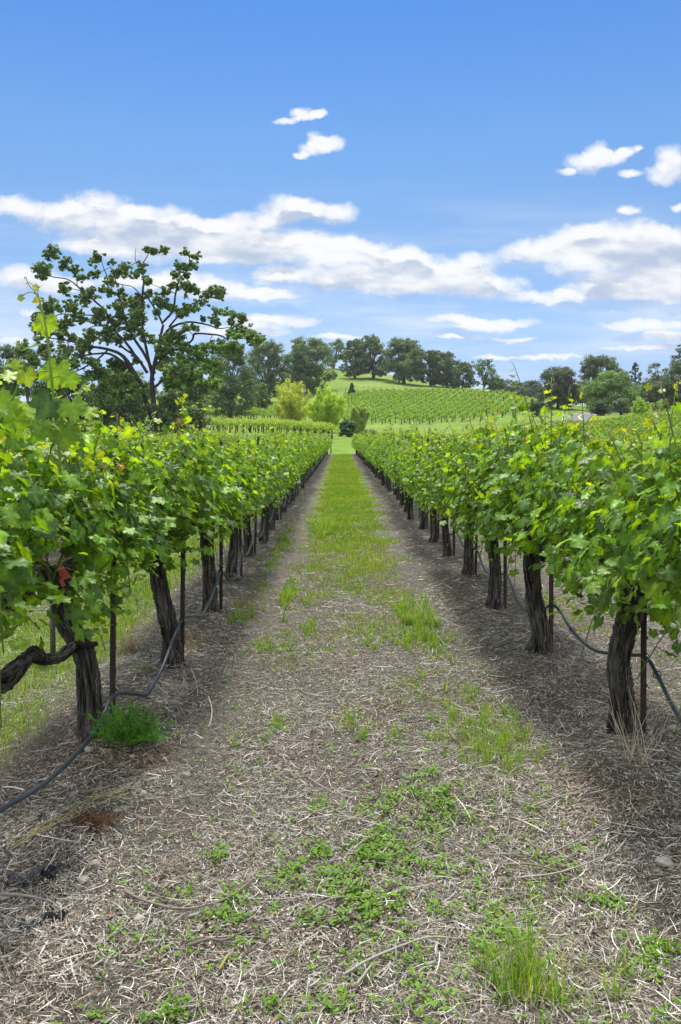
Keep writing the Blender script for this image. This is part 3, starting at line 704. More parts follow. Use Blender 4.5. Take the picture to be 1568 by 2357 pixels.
def make_tree(name, label, cat, cx, Y, w, ytop, col, style='oak', seed=0, group=None, bark=(.06, .05, .045), yb=None, dens=1.0, leaf=None):
    """cx, w, ytop in picture units; Y in metres"""
    rng = np.random.default_rng(seed * 7 + 11)
    if group == HILL: w = w * 1.22; dens = dens * 1.05
    X = at(cx, Y); zb = float(terrain(X, Y)); H = (HY - ytop) / F * Y + H0 - zb; W = w / F * Y
    r = empty(name, (X, Y, zb)); tag(r, label, cat, group)
    col = np.array(col); ls = leaf if leaf else max(.22, Y * .0013)
    tr, cr = MB(), MB()
    tb = lambda P, R, s=7: tube(tr, catmull(P, 5), np.interp(np.linspace(0, 1, (len(P) - 1) * 5), np.linspace(0, 1, len(R)), R), s, np.array(bark))
    if style in ('oak', 'round', 'airy'):
        fork = H * (.24 if style == 'oak' else .15 if style == 'round' else .22)
        low = .12 if style == 'oak' else .06 if style == 'round' else .25
        lean = rng.normal(0, .05) * W
        tb([(0, 0, -.3), (lean * .3, 0, fork * .5), (lean, 0, fork)], [.045 * H, .034 * H, .030 * H], 9)
        nc = int((46 if style == 'oak' else 40 if style == 'round' else 26) * dens)
        cen = []
        for i in range(nc):
            a = rng.uniform(0, 6.28); t = (i + .5) / nc; zc = low + (1 - low) * t
            prof = math.sin(math.pi * min(1, max(0.04, (zc - low) / (1.05 - low)) ** .62)) ** .5
            rad = W * .5 * prof * rng.uniform(.45, 1.0); zc = zc * H * rng.uniform(.93, 1.0)
            cen.append((lean + rad * math.cos(a), rad * math.sin(a), zc))
        cen = np.array(cen)
        for i, c in enumerate(cen):
            cr_r = W * rng.uniform(.13, .20) * (.85 if style == 'airy' else 1)
            c = c.copy(); c[2] = min(c[2], H - cr_r * .6)
            leaf_clump(cr, c, cr_r, rng, ls, 10 if style != 'airy' else 7, int(np.clip(2.6 * (cr_r / ls) ** 1.45, 12, 60) * (1 if style != 'airy' else .7)), col * rng.uniform(.82, 1.18))
            if i % 2 == 0 or style == 'airy':
                m = np.array([lean, 0, fork]); q = (m + c) / 2 + (c - m) * (0, 0, .12) + rng.normal(0, .03 * W, 3)
                tb([m - (0, 0, .3), m * .6 + q * .4, q, c], [.017 * H, .012 * H, .007 * H, .003 * H], 5)
    elif style == 'willow':
        n = int(36 * dens)
        for i in range(n):
            a = rng.uniform(0, 6.28); sp = rng.uniform(.03, .56); hh = H * (1 - .35 * (sp * 1.8) ** 2) * rng.uniform(.45, 1.0)
            e = np.array([W * sp * math.cos(a), W * sp * math.sin(a), hh]); b = np.array([rng.normal(0, .12), rng.normal(0, .12), -.1]); q = np.array([e[0] * .55, e[1] * .55, hh * .5])
            tb([b, q * .55 + b * .45, q, e], [.02 * H, .015 * H, .010 * H, .003 * H], 5)
            for t in np.linspace(.35, 1, 7):
                c = (1 - t) ** 2 * b + 2 * t * (1 - t) * q + t * t * e + rng.normal(0, .02 * W, 3)
                m = int(60 * dens); p = c + rng.normal(0, 1, (m, 3)) * (.032 * W, .032 * W, .04 * H)
                scatter(cr, np.array([(-.16, -.9, 0), (.16, -.9, 0), (.1, .9, .1), (-.1, .9, -.1)], float), None, np.array([(0, 1, 2, 3)]), p, rng.normal(0, 1, (m, 3)), rng.normal(0, .6, (m, 3)) + (e[0] * .2 / W, 0, .8), ls * rng.uniform(.7, 1.3, m), col * rng.uniform(.65, 1.3, (m, 1)))
    elif style == 'pine':
        tb([(0, 0, -.3), (0, 0, H * .5), (0, 0, H * .95)], [.03 * H, .02 * H, .004 * H])
        for i in range(int(40 * dens)):
            t = (i + .5) / (40 * dens); a = i * 2.4; rad = W * .5 * (1 - t) ** .7 * rng.uniform(.5, 1) * min(1, .5 + t * 4); z = H * (.12 + .86 * t)
            c = np.array([rad * math.cos(a), rad * math.sin(a), z]); leaf_clump(cr, c, W * .13 * (1.2 - .7 * t), rng, ls, 6, 12, col, .6, .2)
            if i % 2: tb([(0, 0, z - .04 * H), c * (.5, .5, 1), c], [.006 * H, .004 * H, .002 * H], 4)
    elif style == 'bush':
        for i in range(6):
            a = i * 1.05; tb([(0, 0, -.1), (W * .12 * math.cos(a), W * .12 * math.sin(a), H * .35), (W * .3 * math.cos(a), W * .3 * math.sin(a), H * .7)], [.03 * H, .02 * H, .008 * H], 5)
        for i in range(int(26 * dens)):
            d = nrm(rng.normal(0, 1, 3)); rr = rng.uniform(.4, .78)
            c = np.array([d[0] * W * .5 * rr, d[1] * W * .5 * rr, H * (.46 + .50 * d[2] * rr)]); leaf_clump(cr, c, min(W, H * 1.3) * .22, rng, ls * .85, 9, 16, col * rng.uniform(.85, 1.2), .9)
    link('trunk', tr.mesh('trunk', M_tbark), r); link('crown', cr.mesh('crown', M_tleaf, smooth_=False), r)
    return r

def build_big_oak():
    Y0 = 75.0; rng = np.random.default_rng(42)
    X0 = at(354, Y0); zb = float(terrain(X0, Y0)); S = .36 / F * Y0
    r = empty('oak_tree', (X0, Y0, zb)); tag(r, 'huge spreading oak with twisted bare limbs above the left vine row', 'tree')
    def w(zx, zy_, dep): return np.array([(62.7 + .36 * zx - CX) / F * Y0 - X0, dep, H0 + (HY - (552 + .36 * zy_)) / F * Y0 - zb])
    tr, cr = MB(), MB(); nodes = []
    D = [  # traced limbs: (points), radii, depth at the tip
        ([(812, 1320), (812, 1180), (806, 1000), (800, 880), (830, 720), (860, 600), (868, 540)], (30, 26, 22, 18, 15, 12, 10), 0),
        ([(868, 540), (850, 470), (795, 380), (765, 340)], (9, 8, 6, 3), -1.5),
        ([(800, 880), (840, 700), (872, 610), (905, 555), (960, 522), (1030, 508), (1130, 515), (1190, 540), (1275, 530)], (14, 13, 13, 12, 10, 9, 7, 5, 3), 3),
        ([(905, 555), (938, 525), (990, 495), (1060, 505)], (9, 8, 6, 3), -2),
        ([(868, 540), (928, 450), (948, 340), (968, 250), (1010, 190), (1022, 110), (995, 68)], (9, 10, 8, 7, 5, 4, 2), 1),
        ([(800, 900), (775, 720), (752, 560), (750, 400), (752, 250), (745, 215), (790, 140), (832, 85)], (15, 13, 9, 10, 8, 6, 4, 2), -2),
        ([(745, 215), (712, 140), (735, 80)], (4, 3, 1.5), -2),
        ([(750, 400), (700, 320), (640, 310), (610, 300)], (6, 4, 3, 2), -4),
        ([(806, 860), (740, 720), (660, 600), (600, 470), (570, 360), (485, 290), (470, 210), (430, 145), (420, 85)], (15, 13, 11, 9, 7, 7, 5, 4, 2), 3),
        ([(470, 210), (490, 120)], (3, 2), 3),
        ([(720, 780), (640, 660), (585, 590), (530, 470), (465, 400), (400, 345), (330, 290), (250, 280), (180, 262)], (14, 12, 10, 9, 8, 7, 5, 4, 2), -4),
        ([(400, 345), (330, 335), (315, 360)], (4, 3, 2), -3.5), ([(330, 290), (345, 240), (300, 190)], (4, 3, 2), -4),
        ([(770, 850), (690, 740), (590, 675), (480, 560), (380, 520), (300, 535)], (14, 12, 9, 7, 5, 3), 4),
        ([(480, 560), (420, 480), (300, 475), (210, 468), (130, 468), (60, 440)], (6, 6, 5, 4, 4, 2), 2),
        ([(740, 940), (690, 850), (620, 745), (520, 700), (420, 690), (320, 660), (200, 650)], (20, 19, 16, 12, 10, 7, 4), -3),
        ([(690, 850), (560, 745), (470, 740), (370, 780), (280, 830), (150, 830)], (13, 10, 8, 7, 5, 3), -6),
        ([(520, 700), (450, 790), (340, 865), (260, 895)], (8, 7, 6, 3), -5),
        ([(820, 820), (900, 730), (1000, 690), (1070, 650), (1110, 622), (1200, 610), (1270, 630), (1330, 690), (1350, 740)], (12, 10, 9, 9, 9, 8, 7, 4, 2), -4),
        ([(1270, 630), (1350, 640), (1440, 660), (1500, 690)], (5, 4, 3, 2), -5), ([(1275, 530), (1330, 560), (1400, 580), (1460, 600)], (3, 3, 2, 2), 3),
        ([(810, 950), (900, 880), (1000, 865), (1060, 900), (1120, 960), (1150, 1030)], (13, 10, 8, 6, 5, 3), -6),
        ([(960, 450), (1020, 420), (1100, 380), (1180, 330), (1240, 360)], (5, 5, 4, 3, 2), 2), ([(948, 340), (890, 330), (830, 310)], (4, 3, 2), -2), ([(660, 600), (720, 555), (760, 500)], (4, 3, 2), -3),
        ([(1190, 540), (1200, 450), (1150, 400)], (3, 3, 2), 4), ([(812, 1180), (760, 1000), (740, 940)], (20, 20, 19), -1),
    ]
    for pts, rad, dep in D:
        n = len(pts); P = [w(a, b, dep * (i / (n - 1)) ** 1.3 + (0 if pts[0][1] > 820 else 0)) for i, (a, b) in enumerate(pts)]
        P = [p + rng.normal(0, .06, 3) for p in P]
        C = catmull(P, 8); R = np.interp(np.linspace(0, 1, len(C)), np.linspace(0, 1, n), rad) * S * .74
        dsp = .08 * rng.standard_normal((len(C), 8)); tube(tr, C, R, 8, (.042, .040, .040), dsp); nodes.append(C)
    nodes = np.vstack(nodes)
    K = [(400,110,35),(430,80,30),(495,100,22),(270,160,45),(330,190,30),(215,255,50),(180,270,30),(300,220,25),(360,230,35),(430,230,30),(400,270,30),(450,210,20),
     (580,180,35),(640,180,35),(600,250,30),(560,210,20),(690,220,30),(760,190,30),(640,220,25),(820,80,25),(800,100,20),(770,230,20),(895,90,30),(1000,60,30),(1060,75,30),(1040,150,35),(990,180,35),(920,190,35),(960,150,25),(1010,215,30),
     (120,400,45),(60,410,30),(30,460,30),(100,440,30),(230,400,45),(200,440,30),(340,370,40),(400,390,40),(290,430,30),(460,370,40),(510,320,35),(570,350,35),(450,300,25),
     (620,320,35),(690,370,40),(640,360,25),(820,300,35),(800,350,35),(880,330,35),(920,280,30),(1010,300,50),(1060,310,30),(1130,320,35),(1200,320,45),(1240,360,25),(1090,370,35),(1150,390,30),(1210,430,28),(1150,470,28),(1080,440,35),(1020,430,35),(960,450,45),(900,420,40),(860,400,35),(1000,480,30),(1200,510,28),(1110,490,20),
     (1320,480,35),(1370,500,40),(1300,520,30),(1390,560,45),(1340,580,45),(1460,590,35),(1430,620,35),(1320,620,30),(1470,660,40),(1510,680,30),(1390,650,30),
     (50,570,35),(150,520,40),(200,560,45),(250,520,40),(330,490,40),(380,500,35),(450,490,45),(520,470,45),(580,430,45),(600,500,45),(560,550,45),(500,590,45),(440,610,35),(640,560,40),(700,500,40),(740,440,40),(760,500,40),(700,430,35),(640,620,30),(740,600,45),(790,640,35),(720,560,35),(850,480,30),(870,640,30),(310,570,40),(260,620,40),(320,640,35),(180,620,40),(380,660,40),(460,640,40),(560,640,30),
     (1050,590,30),(1080,570,25),(980,620,50),(920,660,50),(1000,680,45),(960,740,60),(880,720,50),(1060,700,40),(1100,730,40),(1200,700,50),(1260,700,45),(1320,720,40),(1370,720,40),(1150,780,60),(1050,790,60),(1000,850,60),(1120,860,60),(1210,820,50),(1250,900,50),(1200,950,50),(1130,930,50),(1280,960,40),(900,830,50),(860,780,45),(1060,900,40),
     (120,740,50),(200,720,60),(300,730,60),(400,720,45),(80,820,55),(180,810,60),(280,800,60),(380,800,55),(470,790,40),(100,880,50),(200,890,60),(320,900,55),(420,860,50),(540,780,50),(500,850,50),(620,800,45),(560,900,60),(680,760,30),(650,900,50),(420,950,60),(520,980,60),(300,960,50),
     (80,960,55),(180,980,60),(20,900,50),(640,1000,50),(730,960,40),(950,930,50),(880,900,40)]
    for zx, zy_, rz in K:
        p = w(zx, zy_, 0); d2 = ((nodes[:, [0, 2]] - p[[0, 2]]) ** 2).sum(1); j = d2.argmin(); p[1] = nodes[j, 1] + rng.normal(0, 1.0)
        R = rz * S
        c = np.array([.115, .205, .04]) * rng.uniform(.85, 1.2) * (1.2 if zx > 850 and zy_ > 600 else 1)
        for q_ in range(15 if rz < 40 else 24):
            pc = p + nrm(rng.normal(0, 1, 3)) * R * rng.uniform(.2, 1.4) * (1, 1, .85)
            leaf_clump(cr, pc, R * rng.uniform(.24, .50), rng, .14, 5, 13, c * rng.uniform(.75, 1.25), .75, .4, 1.5)
            tube(tr, np.array([p, (p + pc) / 2 + rng.normal(0, .08, 3), pc]), np.array([.03, .02, .01]), 4, (.042, .04, .04), cap=False)
        tube(tr, catmull([nodes[j], (nodes[j] + p) / 2 + rng.normal(0, .15, 3), p], 4), np.linspace(.05, .02, 8), 4, (.042, .04, .04))
        for _ in range(7):
            q = p + nrm(rng.normal(0, 1, 3)) * R * 1.2; tube(tr, np.array([p, (p + q) / 2 + rng.normal(0, .06, 3), q]), .016, 3, (.042, .04, .04), cap=False)
    link('trunk', tr.mesh('trunk', M_tbark), r); link('crown', cr.mesh('crown', M_tleaf, smooth_=False), r)
build_big_oak()

OAK = (.085, .15, .05); DK = (.08, .12, .06); MID = (.12, .20, .05); HILL = 'oaks along the hill crest'; RT = 'trees beyond the road'
for i, t in enumerate([
    # name, label, category, cx, Y, width, top, colour, style, group
    ('oak_tree', 'dark round oak at the left end of the hill trees, left of the willows', 'tree', 618, 205, 88, 786, OAK, 'oak', HILL),
    ('oak_tree', 'broad dark oak with low skirts right above the yellow-green willow', 'tree', 709, 225, 104, 779, OAK, 'oak', HILL),
    ('oak_tree', 'small open oak alone on the very top of the hill', 'tree', 768, 300, 58, 781, OAK, 'airy', HILL),
    ('oak_tree', 'left one of two touching oaks right of the hilltop gap', 'tree', 817, 262, 50, 781, OAK, 'oak', HILL),
    ('oak_tree', 'tall oak with two-lobed crown, right one of the touching pair on the hill', 'tree', 860, 266, 68, 774, OAK, 'oak', HILL),
    ('oak_tree', 'large full oak casting a wide shadow in the middle of the hill crest', 'tree', 930, 256, 80, 780, OAK, 'oak', HILL),
    ('oak_tree', 'rounded oak just right of the large full oak on the hill', 'tree', 992, 258, 58, 806, OAK, 'oak', HILL),
    ('oak_tree', 'oak overlapping its left neighbour on the falling hill crest', 'tree', 1030, 256, 54, 811, OAK, 'oak', HILL),
    ('oak_tree', 'lower dark oak tucked behind the falling line of hill oaks', 'tree', 1064, 262, 46, 833, OAK, 'round', HILL),
    ('oak_tree', 'lean open oak with sky through its crown at the right end of the hill', 'tree', 1113, 245, 60, 826, OAK, 'airy', HILL),
    ('oak_tree', 'small round tree at the foot of the open hill oak', 'tree', 1143, 240, 32, 868, OAK, 'round', HILL),
    ('oak_tree', 'big dark oak behind the right limbs of the huge oak', 'tree', 530, 152, 125, 793, OAK, 'oak', None),
    ('bushy_tree', 'left of two small round trees under the dark hillside oak', 'tree', 569, 168, 38, 874, MID, 'round', None),
    ('bushy_tree', 'right of two small round trees under the dark hillside oak', 'tree', 602, 172, 34, 882, MID, 'round', None),
    ('oak_tree', 'grey-green oak at the left picture edge behind the tall shoot', 'tree', 12, 150, 74, 792, DK, 'oak', None),
    ('oak_tree', 'small dark oak between the left edge tree and the huge oak', 'tree', 66, 165, 50, 838, DK, 'airy', None),
    ('dense_tree', 'dark dense tree behind the lower left limbs of the huge oak', 'tree', 150, 98, 130, 862, DK, 'round', 'dark trees behind the huge oak'),
    ('dense_tree', 'dark tree behind the trunk of the huge oak', 'tree', 285, 104, 150, 848, MID, 'round', 'dark trees behind the huge oak'),
    ('dense_tree', 'mid-green tree behind the lower right limbs of the huge oak', 'tree', 425, 100, 120, 858, MID, 'round', 'dark trees behind the huge oak'),
    ('tall_shrub', 'tall grey-green shrub left of the huge oak trunk', 'shrub', 288, 73, 80, 888, (.09, .15, .055), 'bush', 'shrubs around the oak foot'),
    ('tall_shrub', 'tall dark green shrub in front of the huge oak trunk', 'shrub', 375, 72, 90, 868, (.085, .14, .05), 'bush', 'shrubs around the oak foot'),
    ('tall_shrub', 'leafy green shrub right of the huge oak trunk', 'shrub', 450, 76, 70, 905, (.11, .18, .05), 'bush', 'shrubs around the oak foot'),
    ('willow_shrub', 'olive yellow willow shrub with fanning stems below the hill', 'shrub', 672, 116, 96, 874, (.42, .50, .07), 'willow', 'willows beyond the alley end'),
    ('willow_shrub', 'bright lime willow with dark stems at the end of the alley', 'shrub', 750, 108, 86, 888, (.38, .56, .04), 'willow', 'willows beyond the alley end'),
    ('willow_shrub', 'thin feathery pale willow right of the bright lime willow', 'shrub', 828, 100, 44, 924, (.30, .42, .09), 'willow', 'willows beyond the alley end'),
    ('round_bush', 'dark clipped-looking bush at the end of the grass alley', 'bush', 800, 94, 42, 962, (.05, .11, .03), 'bush', None),
    ('low_shrub', 'pale grey-green low shrub right of the dark bush', 'bush', 848, 90, 50, 987, (.15, .20, .09), 'bush', None),
    ('low_shrub', 'pale grey-green low shrub under the olive willow', 'bush', 700, 112, 60, 975, (.15, .20, .09), 'bush', None),
    ('conifer', 'small lone dark conifer on the open hill slope', 'tree', 810, 205, 20, 881, (.035, .06, .03), 'pine', None),
    ('round_bush', 'small bush on the slope beside the hill fence', 'bush', 853, 212, 12, 904, (.085, .14, .05), 'bush', None),
    ('oak_tree', 'wide dark oak with a forked trunk left of the road bend', 'tree', 1284, 176, 98, 846, (.07, .10, .055), 'oak', RT),
    ('dense_tree', 'bright green round-crowned tree right of the road bend', 'tree', 1384, 165, 116, 858, (.12, .22, .05), 'round', RT),
    ('tall_tree', 'tall grey-green tree rising behind the bright round-crowned tree', 'tree', 1388, 200, 106, 818, (.09, .14, .07), 'oak', RT),
    ('tall_tree', 'narrow upright grey-green tree right of the tall one', 'tree', 1462, 192, 56, 832, (.085, .13, .065), 'pine', RT),
    ('slender_tree', 'open fan-shaped tree with visible upright branches', 'tree', 1512, 195, 60, 834, (.10, .14, .08), 'airy', RT),
    ('dense_tree', 'dark full tree at the right picture edge with the highest crown', 'tree', 1585, 170, 90, 796, (.08, .13, .055), 'oak', RT),
    ('dense_tree', 'lower dark tree in front of the fan-shaped tree', 'tree', 1510, 172, 90, 880, (.075, .12, .055), 'round', RT),
    ('dense_tree', 'low dark tree filling the gap between round-crowned and upright trees', 'tree', 1450, 185, 70, 880, (.085, .13, .06), 'round', RT),
    ('round_bush', 'soft grey-green bush right of the bright round-crowned tree', 'bush', 1430, 142, 50, 912, (.09, .14, .06), 'bush', 'bushes by the road'),
    ('round_bush', 'bright lime bush on the skyline of the right vineyard', 'bush', 1478, 138, 52, 914, (.22, .36, .03), 'bush', 'bushes by the road'),
    ('round_bush', 'dark bush hugging the inside of the road bend', 'bush', 1382, 138, 46, 922, (.045, .085, .02), 'bush', 'bushes by the road'),
    ('round_bush', 'dark green bush at the right end of the hill vineyard', 'bush', 1236, 150, 40, 915, (.05, .09, .025), 'bush', 'bushes by the road'),
    ('round_bush', 'reddish-brown bush at the right edge of the vineyard skyline', 'bush', 1525, 140, 44, 926, (.09, .075, .03), 'bush', 'bushes by the road'),
    ('far_tree', 'first far tree of the treeline right of the hill', 'tree', 1165, 330, 42, 874, DK, 'airy', 'far treeline trees'),
    ('far_tree', 'far tree with a flat top midway along the low treeline', 'tree', 1198, 345, 44, 880, DK, 'oak', 'far treeline trees'),
    ('far_tree', 'far tree touching the wide dark oak at the end of the treeline', 'tree', 1228, 350, 46, 876, DK, 'oak', 'far treeline trees'),
    ('far_tree', 'far tree seen under the crown of the wide dark oak', 'tree', 1320, 300, 80, 885, DK, 'round', 'far treeline trees'),
    ('far_tree', 'far low tree behind the hill vineyard corner', 'tree', 1185, 290, 60, 890, DK, 'round', 'far treeline trees'),
    ('far_tree', 'far dark tree behind the road on the right', 'tree', 1420, 260, 120, 870, DK, 'round', 'far treeline trees'),
    ('far_tree', 'far dark tree behind the fan-shaped tree', 'tree', 1535, 250, 120, 865, DK, 'round', 'far treeline trees'),
]):
    n, lab, cat, cx, Y, w_, top, col, st, grp = t
    make_tree(n, lab, cat, cx, Y, w_, top, col, st, i + 1, grp, dens=1.5 if st == 'round' and w_ > 100 else 1.15)

# ------------------------------------------------------------------ fences and road marker
def build_fences():
    r = empty('hill_fence', (at(930, 214), 214, float(terrain(at(930, 214), 214)))); tag(r, 'thin wire fence of slender posts along the top of the hill vineyard', 'fence')
    o0 = np.array(r.location); P = []
    for cx in np.arange(796, 1075, 13.5):
        Y = 215.0; X = at(cx, Y); P.append((X, Y, float(terrain(X, Y))))
        mb = MB(); tube(mb, np.array([(0, 0, -.1), (0, 0, 1.7)]) + P[-1] - o0, .055, 6, (.10, .085, .07)); link('post', mb.mesh('post', M_metal), r)
    mb = MB()
    for z in (.6, 1.1, 1.55): tube(mb, np.array(P) - o0 + (0, 0, z), .012, 4, (.15, .14, .13))
    link('wire', mb.mesh('wire', M_metal), r)
    r = empty('white_fence', (at(1325, 185), 185, float(terrain(at(1325, 185), 185)))); tag(r, 'low white rail fence under the dark oak beyond the road', 'fence')
    o0 = np.array(r.location); P = []
    for cx in np.arange(1302, 1350, 4.6):
        X = at(cx, 185); P.append((X, 185, float(terrain(X, 185)))); mb = MB(); box(mb, np.array(P[-1]) - o0 + (0, 0, .6), (.16, .16, 1.3), (.8, .8, .78)); link('post', mb.mesh('post', M_paint), r)
    for z in (.55, 1.05): mb = MB(); tube(mb, np.array(P) - o0 + (0, -.1, z), .06, 4, (.8, .8, .78)); link('rail', mb.mesh('rail', M_paint), r)
    X = at(1297, 118); z = float(terrain(X, 118)); r = empty('road_marker', (X, 118, z)); tag(r, 'slim white marker post at the left edge of the road', 'marker post')
    mb = MB(); box(mb, (0, 0, .55), (.14, .05, 1.3), (.75, .75, .73)); link('post', mb.mesh('post', M_paint), r)
    mb = MB(); box(mb, (0, -.03, .9), (.15, .03, .3), (.03, .03, .03)); link('reflector', mb.mesh('reflector', M_metal), r)
    X, Y = at(762, 72.5), 72.5; z = float(terrain(X, Y)); mb = MB(); tube(mb, [(0, 0, -.1), (0, 0, 1.0), (.01, 0, 1.75)], .05, 8, (.07, .06, .05))
    o = link('end_post', mb.mesh('end_post', M_metal)); o.location = (X, Y, z); tag(o, 'dark wooden post at the far end of the left row', 'post')
build_fences()

# ------------------------------------------------------------------ ground cover
def ridge(X, Y, s=1.0, seed=0):
    v = 0
    r = np.random.default_rng(seed)
    for k in range(7):
        a = r.uniform(0, 6.28); f = s * 2 ** (k * .55); v = v + np.sin((X * math.cos(a) + Y * math.sin(a)) * f * 2 + r.uniform(0, 6) + 1.3 * np.sin((X * math.sin(a) - Y * math.cos(a)) * f * 1.3)) / (1 + k * .35)
    return v / 2.6
def in_view(n, rng, y0, y1, p=1.0, margin=.3):
    """points on the near ground, denser near the camera"""
    t = rng.random(n); Y = y0 * (y1 / y0) ** (t ** p); X = rng.uniform(-1, 1, n) * (.452 * Y + margin); return X, Y
def blob(X, Y, cx, cy, rx, ry): return np.clip(1 - ((X - cx) / rx) ** 2 - ((Y - cy) / ry) ** 2, 0, 1)
def pblob(X, Y, x, y, rx, ry):
    """blob given by its picture centre and half sizes"""
    a, b = pt(x, y); _, b1 = pt(x, y - ry); _, b2 = pt(x, y + ry); return blob(X, Y, a, (b1 + b2) / 2, rx / F * b, (b1 - b2) / 2 + 1e-3)

def build_litter():
    rng = np.random.default_rng(3)
    def strands(n, y0, y1, mb, wid, lmin, lmax, zmax, pal, p=1.0, cut=None):
        X, Y = in_view(n, rng, y0, y1, p)
        keep = ridge(X, Y, 2.2, 4) > rng.uniform(-1.3, .5, n)
        ph = np.abs((X - .1) / 2.68 - np.round((X - .1) / 2.68)) * 2
        keep &= rng.random(n) > smooth(12, 26, Y) * (1 - smooth(.45, .6, ph))
        X, Y = X[keep], Y[keep]; n = len(X)
        a = rng.uniform(0, np.pi, n) + .5 * ridge(X, Y, .7, 8); L = rng.uniform(lmin, lmax, n) * rng.uniform(.5, 1, n); bend = rng.normal(0, .13, n) + rng.normal(0, .35, n) * (rng.random(n) < .15)
        w = np.maximum(wid * rng.uniform(.6, 1.5, n), Y * .00027 * rng.uniform(.6, 1.4, n))
        t = np.array([-1, -.3, .35, 1.])
        d = np.stack([np.cos(a), np.sin(a)], 1); s = np.stack([-np.sin(a), np.cos(a)], 1)
        off = t[None, :, None] * L[:, None, None] * .5 * d[:, None] + (bend[:, None] * L[:, None] * (t[None] ** 2 - .5) * .5)[..., None] * s[:, None]
        XY = np.stack([X, Y], 1)[:, None] + off
        z = terrain(XY[..., 0], XY[..., 1]) + rng.uniform(.002, zmax, (n, 1)) * rng.random((n, 1)) + rng.normal(0, .12, (n, 1)) * t[None] * L[:, None] * .5
        z = np.maximum(z, terrain(XY[..., 0], XY[..., 1]) + .001)
        ws = (w[:, None] * np.array([.5, 1, 1, .4]))[..., None] * s[:, None] * .5
        tilt = rng.normal(0, .35, (n, 1)) * w[:, None]
        A = np.concatenate([XY - ws, (z - tilt * .5)[..., None]], 2); B = np.concatenate([XY + ws, (z + tilt * .5)[..., None]], 2)
        V = np.concatenate([A, B], 1)  # n,8,3
        q = np.array([(0, 1, 5, 4), (1, 2, 6, 5), (2, 3, 7, 6)]); Q = (q[None] + (np.arange(n) * 8)[:, None, None]).reshape(-1, 4)
        pal = np.array(pal); c = pal[rng.integers(0, len(pal), n)] * rng.uniform(.6, 1.25, (n, 1))
        rust = (smooth(.5, .8, ph[keep]) * smooth(.2, .9, ridge(X, Y, 1.1, 21)))[:, None]; c = c * (1 - rust * np.array([.15, .28, .36])) * np.array([.93, .96, .95]) * (1 + .28 * smooth(.45, .8, ph[keep]))[:, None]  # rust tint in places; straw under the rows coloured paler to lighten the shade
        mb.add(V.reshape(-1, 3), None, Q, np.repeat(c, 8, 0))
    grey = [(.36, .335, .30), (.50, .475, .43), (.29, .26, .225), (.38, .34, .28), (.18, .15, .12), (.11, .09, .07), (.08, .065, .052), (.14, .115, .09), (.62, .59, .54), (.28, .21, .14), (.06, .05, .04)]
    mb = MB()
    strands(330000, 1.95, 8, mb, .0011, .010, .06, .03, grey)
    strands(26000, 1.95, 7.0, mb, .0020, .04, .13, .035, grey)
    strands(110000, 7.0, 30.0, mb, .003, .03, .12, .03, grey, .9)
    strands(4500, 1.95, 9, mb, .0032, .08, .26, .035, [(.33, .29, .26), (.42, .38, .34), (.16, .12, .1), (.22, .18, .15)])
    # broken leaf flakes and crumbs between the straws
    X, Y = in_view(60000, rng, 1.95, 14, 1.0); n = len(X); r = np.maximum(rng.uniform(.002, .007, n), Y * .0006)
    c = np.array([(.30, .24, .17), (.16, .12, .085), (.42, .38, .31), (.09, .07, .055), (.24, .15, .09)])[rng.integers(0, 5, n)] * rng.uniform(.6, 1.2, (n, 1))
    scatter(mb, np.array([(-.6, -.9, 0), (.7, -.6, .2), (.4, .9, 0), (-.7, .5, .25)], float), None, np.array([(0, 1, 2, 3)]), np.stack([X, Y, terrain(X, Y) + rng.uniform(.002, .016, n)], 1), rng.normal(0, .5, (n, 3)) + (0, 0, 1), rng.normal(0, 1, (n, 3)), r, c)
    # soil clods
    X, Y = in_view(1500, rng, 1.95, 9, 1.0)
    for px, py in zip(X, Y):
        rr = rng.uniform(.006, .016); V = nrm(np.array([(x, y, z) for x in (-1, 0, 1) for y in (-1, 0, 1) for z in (-1, 0, 1) if (x, y, z) != (0, 0, 0)], float)[[0, 6, 17, 23, 2, 8, 19, 25]] + rng.normal(0, .25, (8, 3))) * rr * (1, 1, .7) + (px, py, float(terrain(px, py)) + rr * .25)
        mb.add(V, None, [[0, 2, 3, 1], [4, 5, 7, 6], [0, 1, 5, 4], [2, 6, 7, 3], [0, 4, 6, 2], [1, 3, 7, 5]], np.array([.10, .08, .06]) * rng.uniform(.5, 1.6))
    o = link('straw_litter', mb.mesh('straw_litter', M_straw, smooth_=False)); tag(o, 'dry grey straw and twig litter covering the vineyard ground', 'litter', kind='stuff')
build_litter()

def blades(mb, X, Y, h, w, rng, col, lean=.35):
    n = len(X); z = terrain(X, Y); a = rng.uniform(0, 6.28, n); d = np.stack([np.cos(a), np.sin(a)], 1); s = np.stack([-np.sin(a), np.cos(a)], 1)
    l = np.abs(rng.normal(0, lean, n)) * h
    t = np.array([0, .55, 1.]); ww = np.array([1, .8, .12])
    ctr = np.stack([X, Y], 1)[:, None] + (t ** 2)[None, :, None] * l[:, None, None] * d[:, None]
    zz = z[:, None] + t[None] * h[:, None] - .004
    A = np.concatenate([ctr - ww[None, :, None] * w[:, None, None] * s[:, None] * .5, zz[..., None]], 2); B = np.concatenate([ctr + ww[None, :, None] * w[:, None, None] * s[:, None] * .5, zz[..., None]], 2)
    V = np.concatenate([A, B], 1); q = np.array([(0, 3, 4, 1), (1, 4, 5, 2)]); Q = (q[None] + (np.arange(n) * 6)[:, None, None]).reshape(-1, 4)
    mb.add(V.reshape(-1, 3), None, Q, np.repeat(col, 6, 0))
